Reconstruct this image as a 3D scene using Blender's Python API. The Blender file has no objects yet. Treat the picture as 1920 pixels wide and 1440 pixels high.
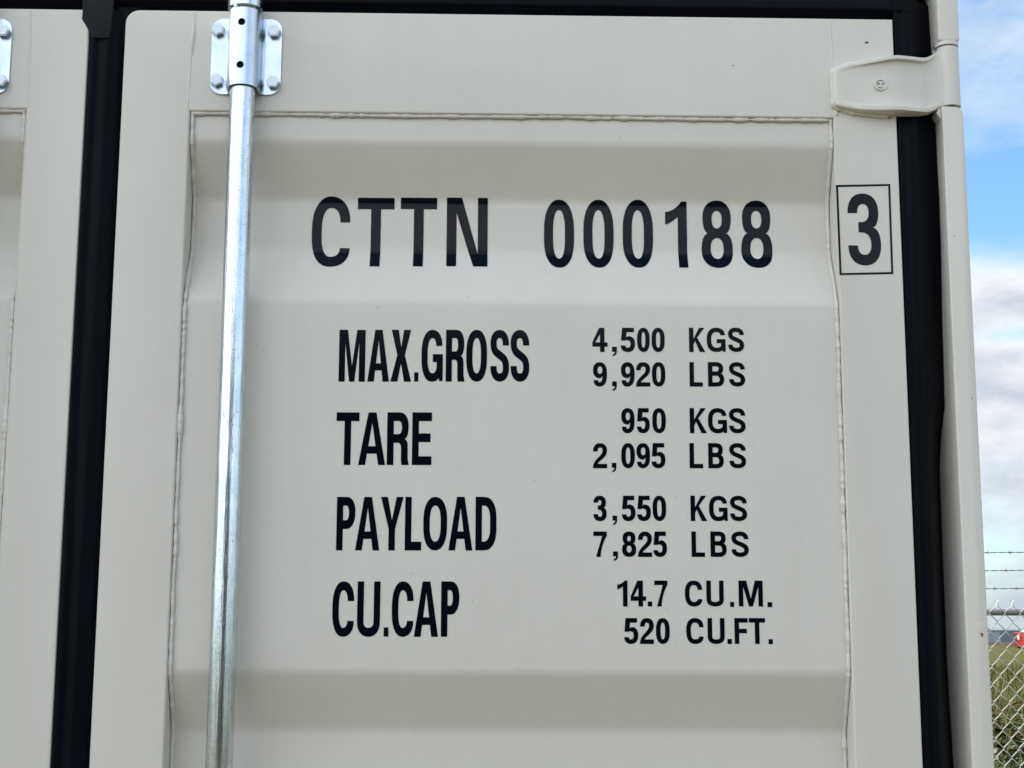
import bpy, bmesh, math, random
from mathutils import Vector, Matrix, noise
from mathutils.geometry import tessellate_polygon

R = math.radians
scene = bpy.context.scene

# ------------------------------------------------------------ camera
cam_d = bpy.data.cameras.new('camera')
cam = bpy.data.objects.new('camera', cam_d)
scene.collection.objects.link(cam)
scene.camera = cam
cam_d.sensor_fit = 'HORIZONTAL'
cam_d.sensor_width = 36.0
cam_d.lens = 36.0 * 2800.0 / 1920.0
cam_d.clip_start = 0.05
cam_d.clip_end = 6000
RIGHT = Vector((0.999741, -0.022479, 0.003547)); DOWN = Vector((0.007216, 0.165318, -0.986214)); FWD = Vector((0.021582, 0.985984, 0.165438))
rot = Matrix(((RIGHT.x, -DOWN.x, -FWD.x), (RIGHT.y, -DOWN.y, -FWD.y), (RIGHT.z, -DOWN.z, -FWD.z)))
cam.matrix_world = Matrix.Translation((0, -2.06, 1.62)) @ rot.to_4x4()

# ------------------------------------------------------------ sun and sky
SUN_EL = R(38); SUN_AZ = R(-81)          # azimuth from +Y towards +X
sun_dir = Vector((math.cos(SUN_EL) * math.sin(SUN_AZ), math.cos(SUN_EL) * math.cos(SUN_AZ), math.sin(SUN_EL)))
sd = bpy.data.lights.new('sun', 'SUN'); sd.energy = 4.6; sd.angle = R(0.6); sd.color = (1.0, 0.95, 0.86)
so = bpy.data.objects.new('sun', sd); scene.collection.objects.link(so)
so.rotation_euler = sun_dir.to_track_quat('Z', 'Y').to_euler()
so.location = sun_dir * 50

w = bpy.data.worlds.new('World'); scene.world = w; w.use_nodes = True
nt = w.node_tree; nt.nodes.clear()
def N(t, **k):
    n = nt.nodes.new(t)
    for a, b in k.items(): setattr(n, a, b)
    return n
def lk(a, b): nt.links.new(a, b)
def mth(op, a, b=None, c=None, clamp=False):
    n = N('ShaderNodeMath', operation=op, use_clamp=clamp)
    for i, v in enumerate((a, b, c)):
        if v is None: continue
        if isinstance(v, (int, float)): n.inputs[i].default_value = v
        else: lk(v, n.inputs[i])
    return n.outputs[0]
out = N('ShaderNodeOutputWorld'); bgs = N('ShaderNodeBackground'); bgc = N('ShaderNodeBackground'); mix = N('ShaderNodeMixShader')
sky = N('ShaderNodeTexSky', sky_type='NISHITA'); sky.sun_disc = False
sky.sun_elevation = SUN_EL; sky.sun_rotation = SUN_AZ; sky.air_density = 1.0; sky.dust_density = 0.6; sky.ozone_density = 2.0
tint = N('ShaderNodeMixRGB', blend_type='MULTIPLY'); tint.inputs[0].default_value = 1.0; tint.inputs[2].default_value = (0.70, 0.92, 0.97, 1); lk(sky.outputs[0], tint.inputs[1]); lk(tint.outputs[0], bgs.inputs[0]); bgs.inputs[1].default_value = 0.110
tc = N('ShaderNodeTexCoord'); sx = N('ShaderNodeSeparateXYZ'); lk(tc.outputs['Generated'], sx.inputs[0])
X, Y, Z = sx.outputs
az = mth('ARCTAN2', X, Y)                # 0 at +Y, positive to +X
el = mth('ARCSINE', Z)
# cloud noise in azimuth / elevation space
cb = N('ShaderNodeCombineXYZ'); lk(mth('MULTIPLY', X, 1.0), cb.inputs[0]); lk(mth('MULTIPLY', Y, 1.0), cb.inputs[1]); lk(mth('MULTIPLY', Z, 2.2), cb.inputs[2])
n1 = N('ShaderNodeTexNoise'); n1.inputs['Scale'].default_value = 5.5; n1.inputs['Detail'].default_value = 9; n1.inputs['Roughness'].default_value = 0.56
lk(cb.outputs[0], n1.inputs['Vector'])
n2 = N('ShaderNodeTexNoise'); n2.inputs['Scale'].default_value = 14; n2.inputs['Detail'].default_value = 6; n2.inputs['Roughness'].default_value = 0.6
lk(cb.outputs[0], n2.inputs['Vector'])
def blob(a0, e0, sa, se):                # gaussian spot at a direction of the sky
    a = mth('POWER', mth('DIVIDE', mth('SUBTRACT', az, R(a0)), R(sa)), 2)
    e = mth('POWER', mth('DIVIDE', mth('SUBTRACT', el, R(e0)), R(se)), 2)
    return mth('EXPONENT', mth('MULTIPLY', mth('ADD', a, e), -1.0))
cov = mth('ADD', mth('MULTIPLY', mth('SUBTRACT', n1.outputs['Fac'], 0.5), 2.6), 0.72)
for a0, e0, sa, se, k in ((19.8, 15.8, 4.2, 2.2, 1.2), (20.5, 10.9, 2.3, 0.5, 0.55), (30, 30, 22, 9, 0.7), (-30, 40, 30, 14, 0.6), (140, 20, 15, 12, 0.8), (175, 62, 60, 13, 1.0), (-175, 62, 40, 13, 0.8),
                          (20.2, 22.5, 2.5, 1.6, 0.30)):
    cov = mth('SUBTRACT', cov, mth('MULTIPLY', blob(a0, e0, sa, se), k))
for a0, e0, sa, se, k in ((19.5, 12.6, 6, 1.0, 0.5), (19.5, 7.5, 8, 2.6, 0.5)):
    cov = mth('ADD', cov, mth('MULTIPLY', blob(a0, e0, sa, se), k))
mask = mth('MULTIPLY', mth('ADD', cov, 0.0, clamp=True), 1.0, clamp=True)
ms = N('ShaderNodeMapRange', interpolation_type='SMOOTHSTEP'); lk(cov, ms.inputs['Value'])
ms.inputs['From Min'].default_value = -0.10; ms.inputs['From Max'].default_value = 1.0
# cloud brightness: denser = greyer base, brighter towards the sun side and towards the open sky behind the viewer
cr = N('ShaderNodeValToRGB'); lk(mth('ADD', mth('MULTIPLY', n2.outputs['Fac'], 0.8), mth('MULTIPLY', cov, 0.22)), cr.inputs[0])
cr.color_ramp.elements[0].position = 0.42; cr.color_ramp.elements[0].color = (1.0, 1.0, 1.0, 1)
cr.color_ramp.elements[1].position = 0.78; cr.color_ramp.elements[1].color = (0.56, 0.61, 0.70, 1)
side = mth('ADD', mth('MULTIPLY', X, -0.42), mth('MULTIPLY', Y, -0.32))
stv = mth('ADD', mth('MULTIPLY', mth('ADD', side, 0.0), 1.0), 1.0)
CLOUD = 0.88
low = mth('EXPONENT', mth('MULTIPLY', mth('POWER', mth('DIVIDE', el, R(5.5)), 2), -1.0))      # thicker, duller air low over the horizon
stv = mth('MULTIPLY', stv, mth('SUBTRACT', 1.0, mth('MULTIPLY', low, 0.26)))
lk(mth('MULTIPLY', stv, CLOUD), bgc.inputs[1])
tl = N('ShaderNodeMixRGB', blend_type='MULTIPLY'); lk(mth('MULTIPLY', low, 0.8, clamp=True), tl.inputs[0]); lk(cr.outputs[0], tl.inputs[1]); tl.inputs[2].default_value = (0.88, 0.97, 1.05, 1); lk(tl.outputs[0], bgc.inputs[0])
lk(ms.outputs[0], mix.inputs[0]); lk(bgs.outputs[0], mix.inputs[1]); lk(bgc.outputs[0], mix.inputs[2]); lk(mix.outputs[0], out.inputs[0])

scene.view_settings.view_transform = 'Standard'
scene.view_settings.look = 'None'
scene.view_settings.gamma = 1.0
scene.view_settings.exposure = 1.18
scene.cycles.max_bounces = 8

# ------------------------------------------------------------ materials
def mat(name, col, rough=0.5, metal=0.0, spec=0.5, fn=None, coat=0.0):
    m = bpy.data.materials.new(name); m.use_nodes = True
    t = m.node_tree; b = t.nodes['Principled BSDF']
    b.inputs['Base Color'].default_value = (*col, 1); b.inputs['Roughness'].default_value = rough
    b.inputs['Metallic'].default_value = metal; b.inputs['Specular IOR Level'].default_value = spec
    if coat: b.inputs['Coat Weight'].default_value = coat; b.inputs['Coat Roughness'].default_value = 0.15
    if fn: fn(t, b)
    return m
def tn(t, kind, **k):
    n = t.nodes.new(kind)
    for a, v in k.items():
        if a in n.inputs: n.inputs[a].default_value = v
        else: setattr(n, a, v)
    return n
def objco(t, scale=(1, 1, 1)):
    c = t.nodes.new('ShaderNodeTexCoord'); m = t.nodes.new('ShaderNodeMapping'); m.inputs['Scale'].default_value = scale
    t.links.new(c.outputs['Object'], m.inputs[0]); return m.outputs[0]
def noise_n(t, co, scale, detail=4, rough=0.5):
    n = tn(t, 'ShaderNodeTexNoise', Scale=scale, Detail=detail, Roughness=rough); t.links.new(co, n.inputs['Vector']); return n.outputs['Fac']
def ramp(t, fac, stops):
    r = t.nodes.new('ShaderNodeValToRGB'); t.links.new(fac, r.inputs[0])
    while len(r.color_ramp.elements) < len(stops): r.color_ramp.elements.new(0.5)
    for e, (p, c) in zip(r.color_ramp.elements, stops): e.position = p; e.color = (*c, 1)
    return r.outputs[0]
def bump(t, b, h, strength, dist, chain=None):
    n = t.nodes.new('ShaderNodeBump'); n.inputs['Strength'].default_value = strength; n.inputs['Distance'].default_value = dist
    t.links.new(h, n.inputs['Height'])
    if chain: t.links.new(chain, n.inputs['Normal'])
    t.links.new(n.outputs[0], b.inputs['Normal']); return n.outputs[0]

def paint_fn(c0, c1):
    def f(t, b):
        co = objco(t)
        big = noise_n(t, co, 3.0, 5, 0.6); fine = noise_n(t, co, 900, 2, 0.6); mid = noise_n(t, co, 55, 3, 0.5)
        base = ramp(t, big, ((0.3, c0), (0.7, c1)))
        run = ramp(t, noise_n(t, objco(t, (14, 14, 1.2)), 2.2, 5, 0.7), ((0.36, (0.955, 0.950, 0.935)), (0.55, (1, 1, 1))))
        dot = ramp(t, noise_n(t, co, 210, 2, 0.5), ((0.235, (0.55, 0.53, 0.50)), (0.255, (1, 1, 1))))
        m1 = tn(t, 'ShaderNodeMixRGB', blend_type='MULTIPLY'); m1.inputs[0].default_value = 0.35; t.links.new(base, m1.inputs[1]); t.links.new(run, m1.inputs[2])
        m2 = tn(t, 'ShaderNodeMixRGB', blend_type='MULTIPLY'); m2.inputs[0].default_value = 0.6; t.links.new(m1.outputs[0], m2.inputs[1]); t.links.new(dot, m2.inputs[2])
        t.links.new(m2.outputs[0], b.inputs['Base Color'])
        n = bump(t, b, fine, 0.45, 0.0005)
        bump(t, b, mid, 0.10, 0.0012, n)
        rr = tn(t, 'ShaderNodeMapRange'); t.links.new(big, rr.inputs['Value']); rr.inputs['To Min'].default_value = 0.33; rr.inputs['To Max'].default_value = 0.45
        t.links.new(rr.outputs[0], b.inputs['Roughness'])
    return f
M_PAINT = mat('beige_paint', (0.62, 0.60, 0.55), 0.4, fn=paint_fn((0.600, 0.586, 0.526), (0.638, 0.625, 0.566)))
M_WELD = mat('weld_paint', (0.64, 0.62, 0.57), 0.35, fn=paint_fn((0.60, 0.585, 0.535), (0.66, 0.645, 0.595)))
def rubber(t, b):
    co = objco(t, (1, 1, 0.25)); n = noise_n(t, co, 24, 6, 0.65)
    t.links.new(ramp(t, n, ((0.3, (0.0010, 0.0015, 0.003)), (0.75, (0.0022, 0.0036, 0.008)))), b.inputs['Base Color'])
    bump(t, b, noise_n(t, objco(t), 300, 3), 0.15, 0.0006)
M_RUBBER = mat('black_rubber', (0.01, 0.011, 0.015), 0.42, spec=0.06, fn=rubber)
M_RUBCAP = mat('rubber_flap', (0.008, 0.009, 0.013), 0.7, spec=0.2)
M_DECAL = mat('black_vinyl', (0.0018, 0.0032, 0.0075), 0.12, spec=0.15, fn=lambda t, b: bump(t, b, noise_n(t, objco(t), 260, 2), 0.10, 0.0004))
M_DARK = mat('dark_void', (0.004, 0.004, 0.005), 0.8, spec=0.1)
def zinc(t, b):
    co = objco(t, (1, 1, 0.03)); st = noise_n(t, co, 260, 3, 0.6); co2 = objco(t)
    sp = noise_n(t, co2, 420, 2, 0.5); bl = noise_n(t, co2, 30, 4, 0.6)
    c = ramp(t, bl, ((0.3, (0.54, 0.60, 0.66)), (0.7, (0.70, 0.75, 0.78))))
    spk = ramp(t, sp, ((0.30, (0.25, 0.26, 0.28)), (0.35, (1, 1, 1))))
    mx = tn(t, 'ShaderNodeMixRGB', blend_type='MULTIPLY'); mx.inputs[0].default_value = 0.8
    dash = ramp(t, noise_n(t, objco(t, (1, 1, .22)), 300, 3, .6), ((0.30, (0.30, 0.31, 0.33)), (0.36, (1, 1, 1))))
    m3 = tn(t, 'ShaderNodeMixRGB', blend_type='MULTIPLY'); m3.inputs[0].default_value = 0.9
    t.links.new(spk, m3.inputs[1]); t.links.new(dash, m3.inputs[2]); spk = m3.outputs[0]
    t.links.new(c, mx.inputs[1]); t.links.new(spk, mx.inputs[2]); t.links.new(mx.outputs[0], b.inputs['Base Color'])
    rr = tn(t, 'ShaderNodeMapRange'); t.links.new(st, rr.inputs['Value']); rr.inputs['To Min'].default_value = 0.07; rr.inputs['To Max'].default_value = 0.34
    t.links.new(rr.outputs[0], b.inputs['Roughness'])
    n = bump(t, b, st, 0.6, 0.0010); bump(t, b, sp, 0.12, 0.0004, n)
M_ZINC = mat('zinc_plate', (0.78, 0.82, 0.86), 0.25, 1.0, fn=zinc)
def zincp(t, b):
    co2 = objco(t); bl = noise_n(t, co2, 45, 5, 0.65); sp = noise_n(t, co2, 500, 2, 0.5)
    c = ramp(t, bl, ((0.3, (0.44, 0.54, 0.68)), (0.55, (0.56, 0.64, 0.72)), (0.75, (0.52, 0.64, 0.68))))
    t.links.new(c, b.inputs['Base Color']); bump(t, b, sp, 0.2, 0.0005)
M_PASS = mat('passivated_zinc', (0.7, 0.8, 0.9), 0.30, 1.0, fn=zincp)
M_BOLT = mat('bolt_zinc', (0.44, 0.49, 0.53), 0.34, 1.0, fn=lambda t, b: bump(t, b, noise_n(t, objco(t), 350, 3), 0.35, 0.0006))
M_RUST = mat('rust', (0.22, 0.05, 0.012), 0.9, fn=lambda t, b: t.links.new(ramp(t, noise_n(t, objco(t), 400, 3), ((0.3, (0.10, 0.03, 0.01)), (0.7, (0.42, 0.10, 0.02)))), b.inputs['Base Color']))
M_CHIP = mat('chip_primer', (0.78, 0.78, 0.76), 0.6)
M_SPOT = mat('dark_speck', (0.03, 0.03, 0.03), 0.7)
M_GALV = mat('galvanised_wire', (0.56, 0.555, 0.51), 0.44, 0.8)
M_RAIL = mat('galvanised_rail', (0.20, 0.21, 0.22), 0.55, 0.5)
M_BARB = mat('barbed_wire', (0.10, 0.10, 0.12), 0.6, 0.6)

# ------------------------------------------------------------ object helpers
COL = scene.collection
def link(o, parent=None):
    COL.objects.link(o)
    if parent: o.parent = parent
    return o
def empty(name, loc, label, cat, group=None):
    o = bpy.data.objects.new(name, None); o.location = loc; o.empty_display_size = 0.1
    o['label'] = label; o['category'] = cat
    if group: o['group'] = group
    return link(o)
def build(name, bm, m, parent=None, smooth=None, label=None, loc=None):
    me = bpy.data.meshes.new(name)
    bmesh.ops.recalc_face_normals(bm, faces=bm.faces)
    if smooth is not None:
        for f in bm.faces: f.smooth = True
        for e in bm.edges:
            if len(e.link_faces) == 2 and e.calc_face_angle(0) > R(smooth): e.smooth = False
    bm.to_mesh(me); bm.free(); me.materials.append(m)
    o = bpy.data.objects.new(name, me)
    if label: o['label'] = label
    if loc: o.location = loc
    return link(o, parent)
def box(bm, x0, x1, y0, y1, z0, z1, bev=0, seg=2):
    r = bmesh.ops.create_cube(bm, size=1); vs = r['verts']
    for v in vs: v.co = Vector((x0 + (v.co.x + .5) * (x1 - x0), y0 + (v.co.y + .5) * (y1 - y0), z0 + (v.co.z + .5) * (z1 - z0)))
    if bev:
        es = list({e for v in vs for e in v.link_edges})
        bmesh.ops.bevel(bm, geom=es, offset=bev, segments=seg, affect='EDGES', profile=0.5)
def extrude_outline(bm, contours, y0, y1, bev=0, seg=3):
    """contours: list of (x,z) lists; the first is the outline, others are holes; a slab from y0 (front) to y1"""
    co = [[Vector((x, 0, z)) for x, z in c] for c in contours]
    tris = tessellate_polygon([[Vector((v.x, v.z, 0)) for v in c] for c in co])
    flat = [v for c in co for v in c]
    fr = [bm.verts.new((v.x, y0, v.z)) for v in flat]; bk = [bm.verts.new((v.x, y1, v.z)) for v in flat]
    for t in tris:
        try: bm.faces.new([fr[i] for i in t]); bm.faces.new([bk[i] for i in reversed(t)])
        except ValueError: pass
    k = 0
    for c in co:
        n = len(c)
        for i in range(n):
            a, b = k + i, k + (i + 1) % n
            bm.faces.new((fr[a], fr[b], bk[b], bk[a]))
        k += n
    bmesh.ops.recalc_face_normals(bm, faces=bm.faces)
    if bev:
        es = [e for e in bm.edges if len(e.link_faces) == 2 and e.calc_face_angle(0) > R(30) and all(abs(v.co.y - y0) < 1e-6 for v in e.verts)]
        bmesh.ops.bevel(bm, geom=es, offset=bev, segments=seg, affect='EDGES', profile=0.5)
def tube(bm, pts, rad, n=8, caps=True):
    """pts: list of Vectors; rad: number or list"""
    rings = []
    for i, p in enumerate(pts):
        d = (pts[min(i + 1, len(pts) - 1)] - pts[max(i - 1, 0)])
        if d.length < 1e-9: d = Vector((0, 0, 1))
        d.normalize(); a = Vector((0, 1, 0)) if abs(d.y) < 0.9 else Vector((1, 0, 0))
        u = d.cross(a).normalized(); v = d.cross(u)
        r = rad[i] if isinstance(rad, (list, tuple)) else rad
        rings.append([bm.verts.new(p + (u * math.cos(2 * math.pi * k / n) + v * math.sin(2 * math.pi * k / n)) * r) for k in range(n)])
    for a, b in zip(rings, rings[1:]):
        for k in range(n): bm.faces.new((a[k], a[(k + 1) % n], b[(k + 1) % n], b[k]))
    if caps:
        bm.faces.new(rings[0]); bm.faces.new(list(reversed(rings[-1])))
def cyl(bm, p0, p1, r0, r1=None, n=32, bev=0):
    tube(bm, [Vector(p0), Vector(p1)], [r0, r0 if r1 is None else r1], n)
    if bev:
        es = [e for e in bm.edges if len(e.link_faces) == 2 and any(len(f.verts) > 4 for f in e.link_faces)]
        bmesh.ops.bevel(bm, geom=es, offset=bev, segments=2, affect='EDGES')
def rrect(x0, x1, z0, z1, r, n=6, corners='abcd'):
    """counter-clockwise rounded rectangle; corners: a=bottom-left b=bottom-right c=top-right d=top-left"""
    out = []
    for k, (cx, cz, a0) in zip('abcd', ((x0, z0, 180), (x1, z0, 270), (x1, z1, 0), (x0, z1, 90))):
        if k in corners:
            ox = cx + (r if cx == x0 else -r); oz = cz + (r if cz == z0 else -r)
            for i in range(n + 1):
                a = R(a0 + 90 * i / n); out.append((ox + r * math.cos(a), oz + r * math.sin(a)))
        else: out.append((cx, cz))
    return out
def lerp_tab(tab, z):
    if z <= tab[0][0]: return tab[0][1]
    for (a, b), (c, d) in zip(tab, tab[1:]):
        if z <= c: return b + (d - b) * (z - a) / (c - a)
    return tab[-1][1]

# ------------------------------------------------------------ ground
def struct(o): o['kind'] = 'structure'; return o
def grass_ground(t, b):
    co = objco(t); a = noise_n(t, co, 0.35, 8, 0.65); c = noise_n(t, co, 7, 6, 0.7); far = noise_n(t, objco(t, (0.02, 0.06, 1)), 1, 4, 0.6)
    m1 = ramp(t, a, ((0.32, (0.040, 0.045, 0.014)), (0.48, (0.078, 0.084, 0.022)), (0.66, (0.110, 0.092, 0.040))))
    m2 = ramp(t, c, ((0.3, (0.5, 0.5, 0.45)), (0.7, (1.2, 1.2, 1.1))))
    mx = tn(t, 'ShaderNodeMixRGB', blend_type='MULTIPLY'); mx.inputs[0].default_value = 1.0
    t.links.new(m1, mx.inputs[1]); t.links.new(m2, mx.inputs[2]); t.links.new(mx.outputs[0], b.inputs['Base Color'])
    bump(t, b, c, 1.0, 0.1)
M_GROUND = mat('field_soil_and_grass', (0.1, 0.11, 0.04), 0.95, spec=0.1, fn=grass_ground)
def gravel(t, b):
    co = objco(t); v = tn(t, 'ShaderNodeTexVoronoi', Scale=38.0); t.links.new(co, v.inputs['Vector'])
    a = noise_n(t, co, 1.2, 7, 0.65)
    c1 = ramp(t, v.outputs['Color'], ((0.1, (0.052, 0.045, 0.030)), (0.9, (0.145, 0.124, 0.082))))
    c2 = ramp(t, a, ((0.3, (0.65, 0.62, 0.58)), (0.7, (1.1, 1.05, 1.0))))
    mx = tn(t, 'ShaderNodeMixRGB', blend_type='MULTIPLY'); mx.inputs[0].default_value = 1.0
    t.links.new(c1, mx.inputs[1]); t.links.new(c2, mx.inputs[2]); t.links.new(mx.outputs[0], b.inputs['Base Color'])
    bump(t, b, v.outputs['Distance'], 0.8, 0.02)
M_GRAVEL = mat('gravel', (0.15, 0.14, 0.12), 0.95, spec=0.1, fn=gravel)
bm = bmesh.new()
N_ = 40
for i in range(N_ + 1):
    for j in range(N_ + 1):
        f = lambda k: math.copysign(abs(k) ** 2.4, k) * 2600
        bm.verts.new((f(2 * i / N_ - 1), f(2 * j / N_ - 1), 0))
bm.verts.ensure_lookup_table()
for i in range(N_):
    for j in range(N_):
        a = i * (N_ + 1) + j; bm.faces.new([bm.verts[k] for k in (a, a + N_ + 1, a + N_ + 2, a + 1)])
struct(build('ground', bm, M_GROUND))
bm = bmesh.new(); pts = []
for k in range(64):
    a = 2 * math.pi * k / 64; s = 1 + 0.03 * math.sin(5 * a) + 0.02 * math.sin(11 * a + 1)
    x = 16 * s * math.copysign(abs(math.cos(a)) ** 0.6, math.cos(a)); y = -5.5 + 10.5 * s * math.copysign(abs(math.sin(a)) ** 0.6, math.sin(a))
    pts.append(bm.verts.new((x, min(y, 5.2), 0.006)))
bm.faces.new(pts); struct(build('gravel_yard', bm, M_GRAVEL))

# ------------------------------------------------------------ the container
XC = -0.5428                                        # centre line between the doors
CT = empty('shipping_container', (XC, 0, 0.0), 'beige painted steel shipping container with closed corrugated doors, black door gaskets and bold black lettering', 'shipping container')
def P(v): return v
def cbuild(name, bm, m, parent=None, smooth=None, label=None):
    """meshes are made in world coordinates; shift to the container's origin when parented straight to it"""
    for v in bm.verts: v.co.x -= XC
    return build(name, bm, m, parent or CT, smooth, label)

TOP = 2.513; BAND = 2.360; LOW = 0.20
CORR = [(LOW + .09, 'o')]
# corrugation: list of (z, depth) from top to bottom
OUT, INN = 0.008, 0.045
prof = [(BAND + .004, OUT), (2.3190, OUT), (2.2430, INN), (2.1670, INN), (2.0860, OUT), (1.5690, OUT), (1.4895, INN), (1.4120, INN), (1.3310, OUT),
        (0.8150, OUT), (0.7360, INN), (0.6600, INN), (0.5800, OUT), (0.2500, OUT)]
def fillet(pr, r=0.0075, n=5):
    out = [pr[0]]
    for i in range(1, len(pr) - 1):
        p0, p1, p2 = (Vector((a[0], a[1])) for a in pr[i - 1:i + 2])
        d0 = (p0 - p1).normalized(); d2 = (p2 - p1).normalized()
        a, b = p1 + d0 * r, p1 + d2 * r
        for k in range(n + 1):
            t = k / n; q = a * (1 - t) ** 2 + p1 * 2 * t * (1 - t) + b * t * t
            out.append((q.x, q.y))
    out.append(pr[-1]); return out
PR = fillet(prof)
PRUP = sorted(PR)
def depth(z): return lerp_tab(PRUP, z)

def corr_panel(x0, x1, seed):
    bm = bmesh.new(); nx = 60; zs = []
    for (a, b), (c, d) in zip(PR, PR[1:]):
        k = max(1, int(abs(a - c) / 0.03))
        zs += [(a + (c - a) * i / k, b + (d - b) * i / k) for i in range(k)]
    zs.append(PR[-1]); grid = []
    for z, y in zs:
        row = []
        for i in range(nx + 1):
            x = x0 + (x1 - x0) * i / nx
            ed = min(1, min(x - x0, x1 - x) / 0.06)
            dn = noise.noise(Vector((x * 2.6, z * 3.4, seed))) * 0.0016 * ed + noise.noise(Vector((x * 9, z * 9, seed + 5))) * 0.00035 * ed
            row.append(bm.verts.new((x, y + dn, z)))
        grid.append(row)
    for a, b in zip(grid, grid[1:]):
        for i in range(nx): bm.faces.new((a[i], b[i], b[i + 1], a[i + 1]))
    return bm

def bead(path, r, seed, lump=0.35, step=0.004, n=8, wob=0.0006):
    """painted weld bead along a polyline, lumpy, with a few thick blobs"""
    pts = []
    for a, b in zip(path, path[1:]):
        a, b = Vector(a), Vector(b); k = max(1, int((b - a).length / step))
        pts += [a + (b - a) * (i / k) for i in range(k)]
    pts.append(Vector(path[-1])); rad = []; s = 0; out = []
    for i, p in enumerate(pts):
        if i: s += (p - pts[i - 1]).length
        f = noise.noise(Vector((s * 60, seed, 0))); g = noise.noise(Vector((s * 190, seed, 3))) * 1.5; h = noise.noise(Vector((s * 14, seed, 9)))
        blob = max(0, h - 0.22) * 2.0
        rad.append(r * (1 + lump * f + lump * .5 * g + blob))
        out.append(p + Vector((noise.noise(Vector((s * 18, seed, 20))), noise.noise(Vector((s * 18, seed, 30))) * .5, noise.noise(Vector((s * 18, seed, 40))))) * wob)
    bm = bmesh.new(); tube(bm, out, rad, n); return bm

# ---- doors
def door(xa, xb, inner_a, inner_b, seed, corners, bev):
    bm = bmesh.new()
    extrude_outline(bm, [rrect(xa, xb, LOW, TOP, 0.020, 8, corners), [(inner_a, LOW + .05), (inner_a, BAND), (inner_b, BAND), (inner_b, LOW + .05)]], 0.0, 0.055, bev, 4)
    d = cbuild('door', bm, M_PAINT, None, 40)
    # shallow ground-off seams where the top rail meets the stiles
    for xs, sgn in ((inner_a, 1), (inner_b, -1)):
        b1 = bead([(xs + .0045 * sgn * -1 + .0, 0.0013, BAND + .004), (xs + .001 * sgn, 0.0013, TOP - .004)], 0.0022, seed + xs, 0.22, 0.004, 8, 0.0009)
        cbuild('weld_seam', b1, M_WELD, d, 60)
    p = corr_panel(inner_a - .002, inner_b + .002, seed); cbuild('door_panel', p, M_PAINT, d, 40)
    for xs, sgn in ((inner_a, 1), (inner_b, -1)):
        path = [(xs + .0030 * sgn, depth(z) - .0018, z) for z in [BAND - .002 - i * .006 for i in range(int((BAND - LOW - .06) / .006))]]
        cbuild('weld_bead', bead(path, 0.0029, seed + 3 * sgn, 0.60, .002, 8, .0011), M_WELD, d, 60)
    path = [(inner_a + .001 + (inner_b - inner_a - .002) * i / 60, 0.0056, BAND - .0018 + 0.0005 * math.sin(i * .23)) for i in range(61)]
    cbuild('weld_bead', bead(path, 0.0030, seed + 11, 0.62, .002, 8, .0010), M_WELD, d, 60)
    return d
D_R = door(-0.5175, 0.6022, -0.4190, 0.5100, 1.0, 'd', 0.0035)
D_L = door(-1.6890, -0.5690, -1.5950, -0.6535, 7.0, '', 0.0045)
D_R['label'] = 'right door leaf with the black lettering and corrugated recess bands'
D_L['label'] = 'left door leaf, mostly cut off by the picture edge'

# ---- gaskets
def gasket_strip(x_prof, z0, z1, nz=60, warp=None):
    bm = bmesh.new(); rows = []
    for i in range(nz + 1):
        z = z0 + (z1 - z0) * i / nz; pr = x_prof(z)
        rows.append([bm.verts.new((x, y, z)) for x, y in pr])
    for a, b in zip(rows, rows[1:]):
        for k in range(len(a) - 1): bm.faces.new((a[k], a[k + 1], b[k + 1], b[k]))
    return bm
def smooth_prof(pts, n=4):
    out = []
    P_ = [Vector(p) for p in pts]
    for i in range(len(P_) - 1):
        p0, p1, p2, p3 = P_[max(i - 1, 0)], P_[i], P_[i + 1], P_[min(i + 2, len(P_) - 1)]
        for k in range(n):
            t = k / n
            q = 0.5 * ((2 * p1) + (-p0 + p2) * t + (2 * p0 - 5 * p1 + 4 * p2 - p3) * t * t + (-p0 + 3 * p1 - 3 * p2 + p3) * t ** 3)
            out.append((q.x, q.y))
    out.append(tuple(P_[-1])); return out
def mid_prof(z):
    w_ = 0.0010 * math.sin(z * 7) + 0.0012 * noise.noise(Vector((z * 9, 2, 2)))
    return smooth_prof([(-0.5700, 0.020), (-0.5688, 0.0035), (-0.5655, 0.0005), (-0.5605, 0.0018 + w_), (-0.5560, 0.0045), (-0.5500, 0.0035), (-0.5420, 0.0020 + w_), (-0.5340, 0.0045), (-0.5270, 0.0075), (-0.5200, 0.013), (-0.5160, 0.022)])
g = cbuild('door_gasket', gasket_strip(mid_prof, LOW, 2.514, 90), M_RUBBER, None, 50, 'vertical black rubber seal between the two doors')
ytab = [(0.2, .085), (1.40, .080), (1.62, .088), (1.86, .086), (1.905, .072), (1.945, .050), (2.06, .043), (2.25, .028), (2.40, .032), (2.52, .040)]
def right_prof(z):
    yc = lerp_tab(ytab, z) + 0.0012 * math.sin(z * 9) + 0.0030 * noise.noise(Vector((z * 8, 5, 2)))
    return smooth_prof([(0.6018, 0.022), (0.6036, 0.0075), (0.6075, 0.0042), (0.6130, 0.0075), (0.6200, 0.0040 + yc * .04), (0.6290, 0.0035 + yc * .10), (0.6390, 0.004 + yc * .28), (0.6500, 0.004 + yc * .55), (0.6600, yc * .86), (0.6684, yc)])
cbuild('door_gasket', gasket_strip(right_prof, LOW, 2.552, 120), M_RUBBER, None, 50, 'vertical black rubber seal beside the corner post')
def top_prof(x):
    return [(0.026, 2.509), (0.0140, 2.5125), (0.0105, 2.5150), (0.0120, 2.5195), (0.0085, 2.5225), (0.0035, 2.5262), (0.0020, 2.5310), (0.0040, 2.5370), (0.0060, 2.5440), (0.0150, 2.5560)]
bm = bmesh.new(); rows = []
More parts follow.
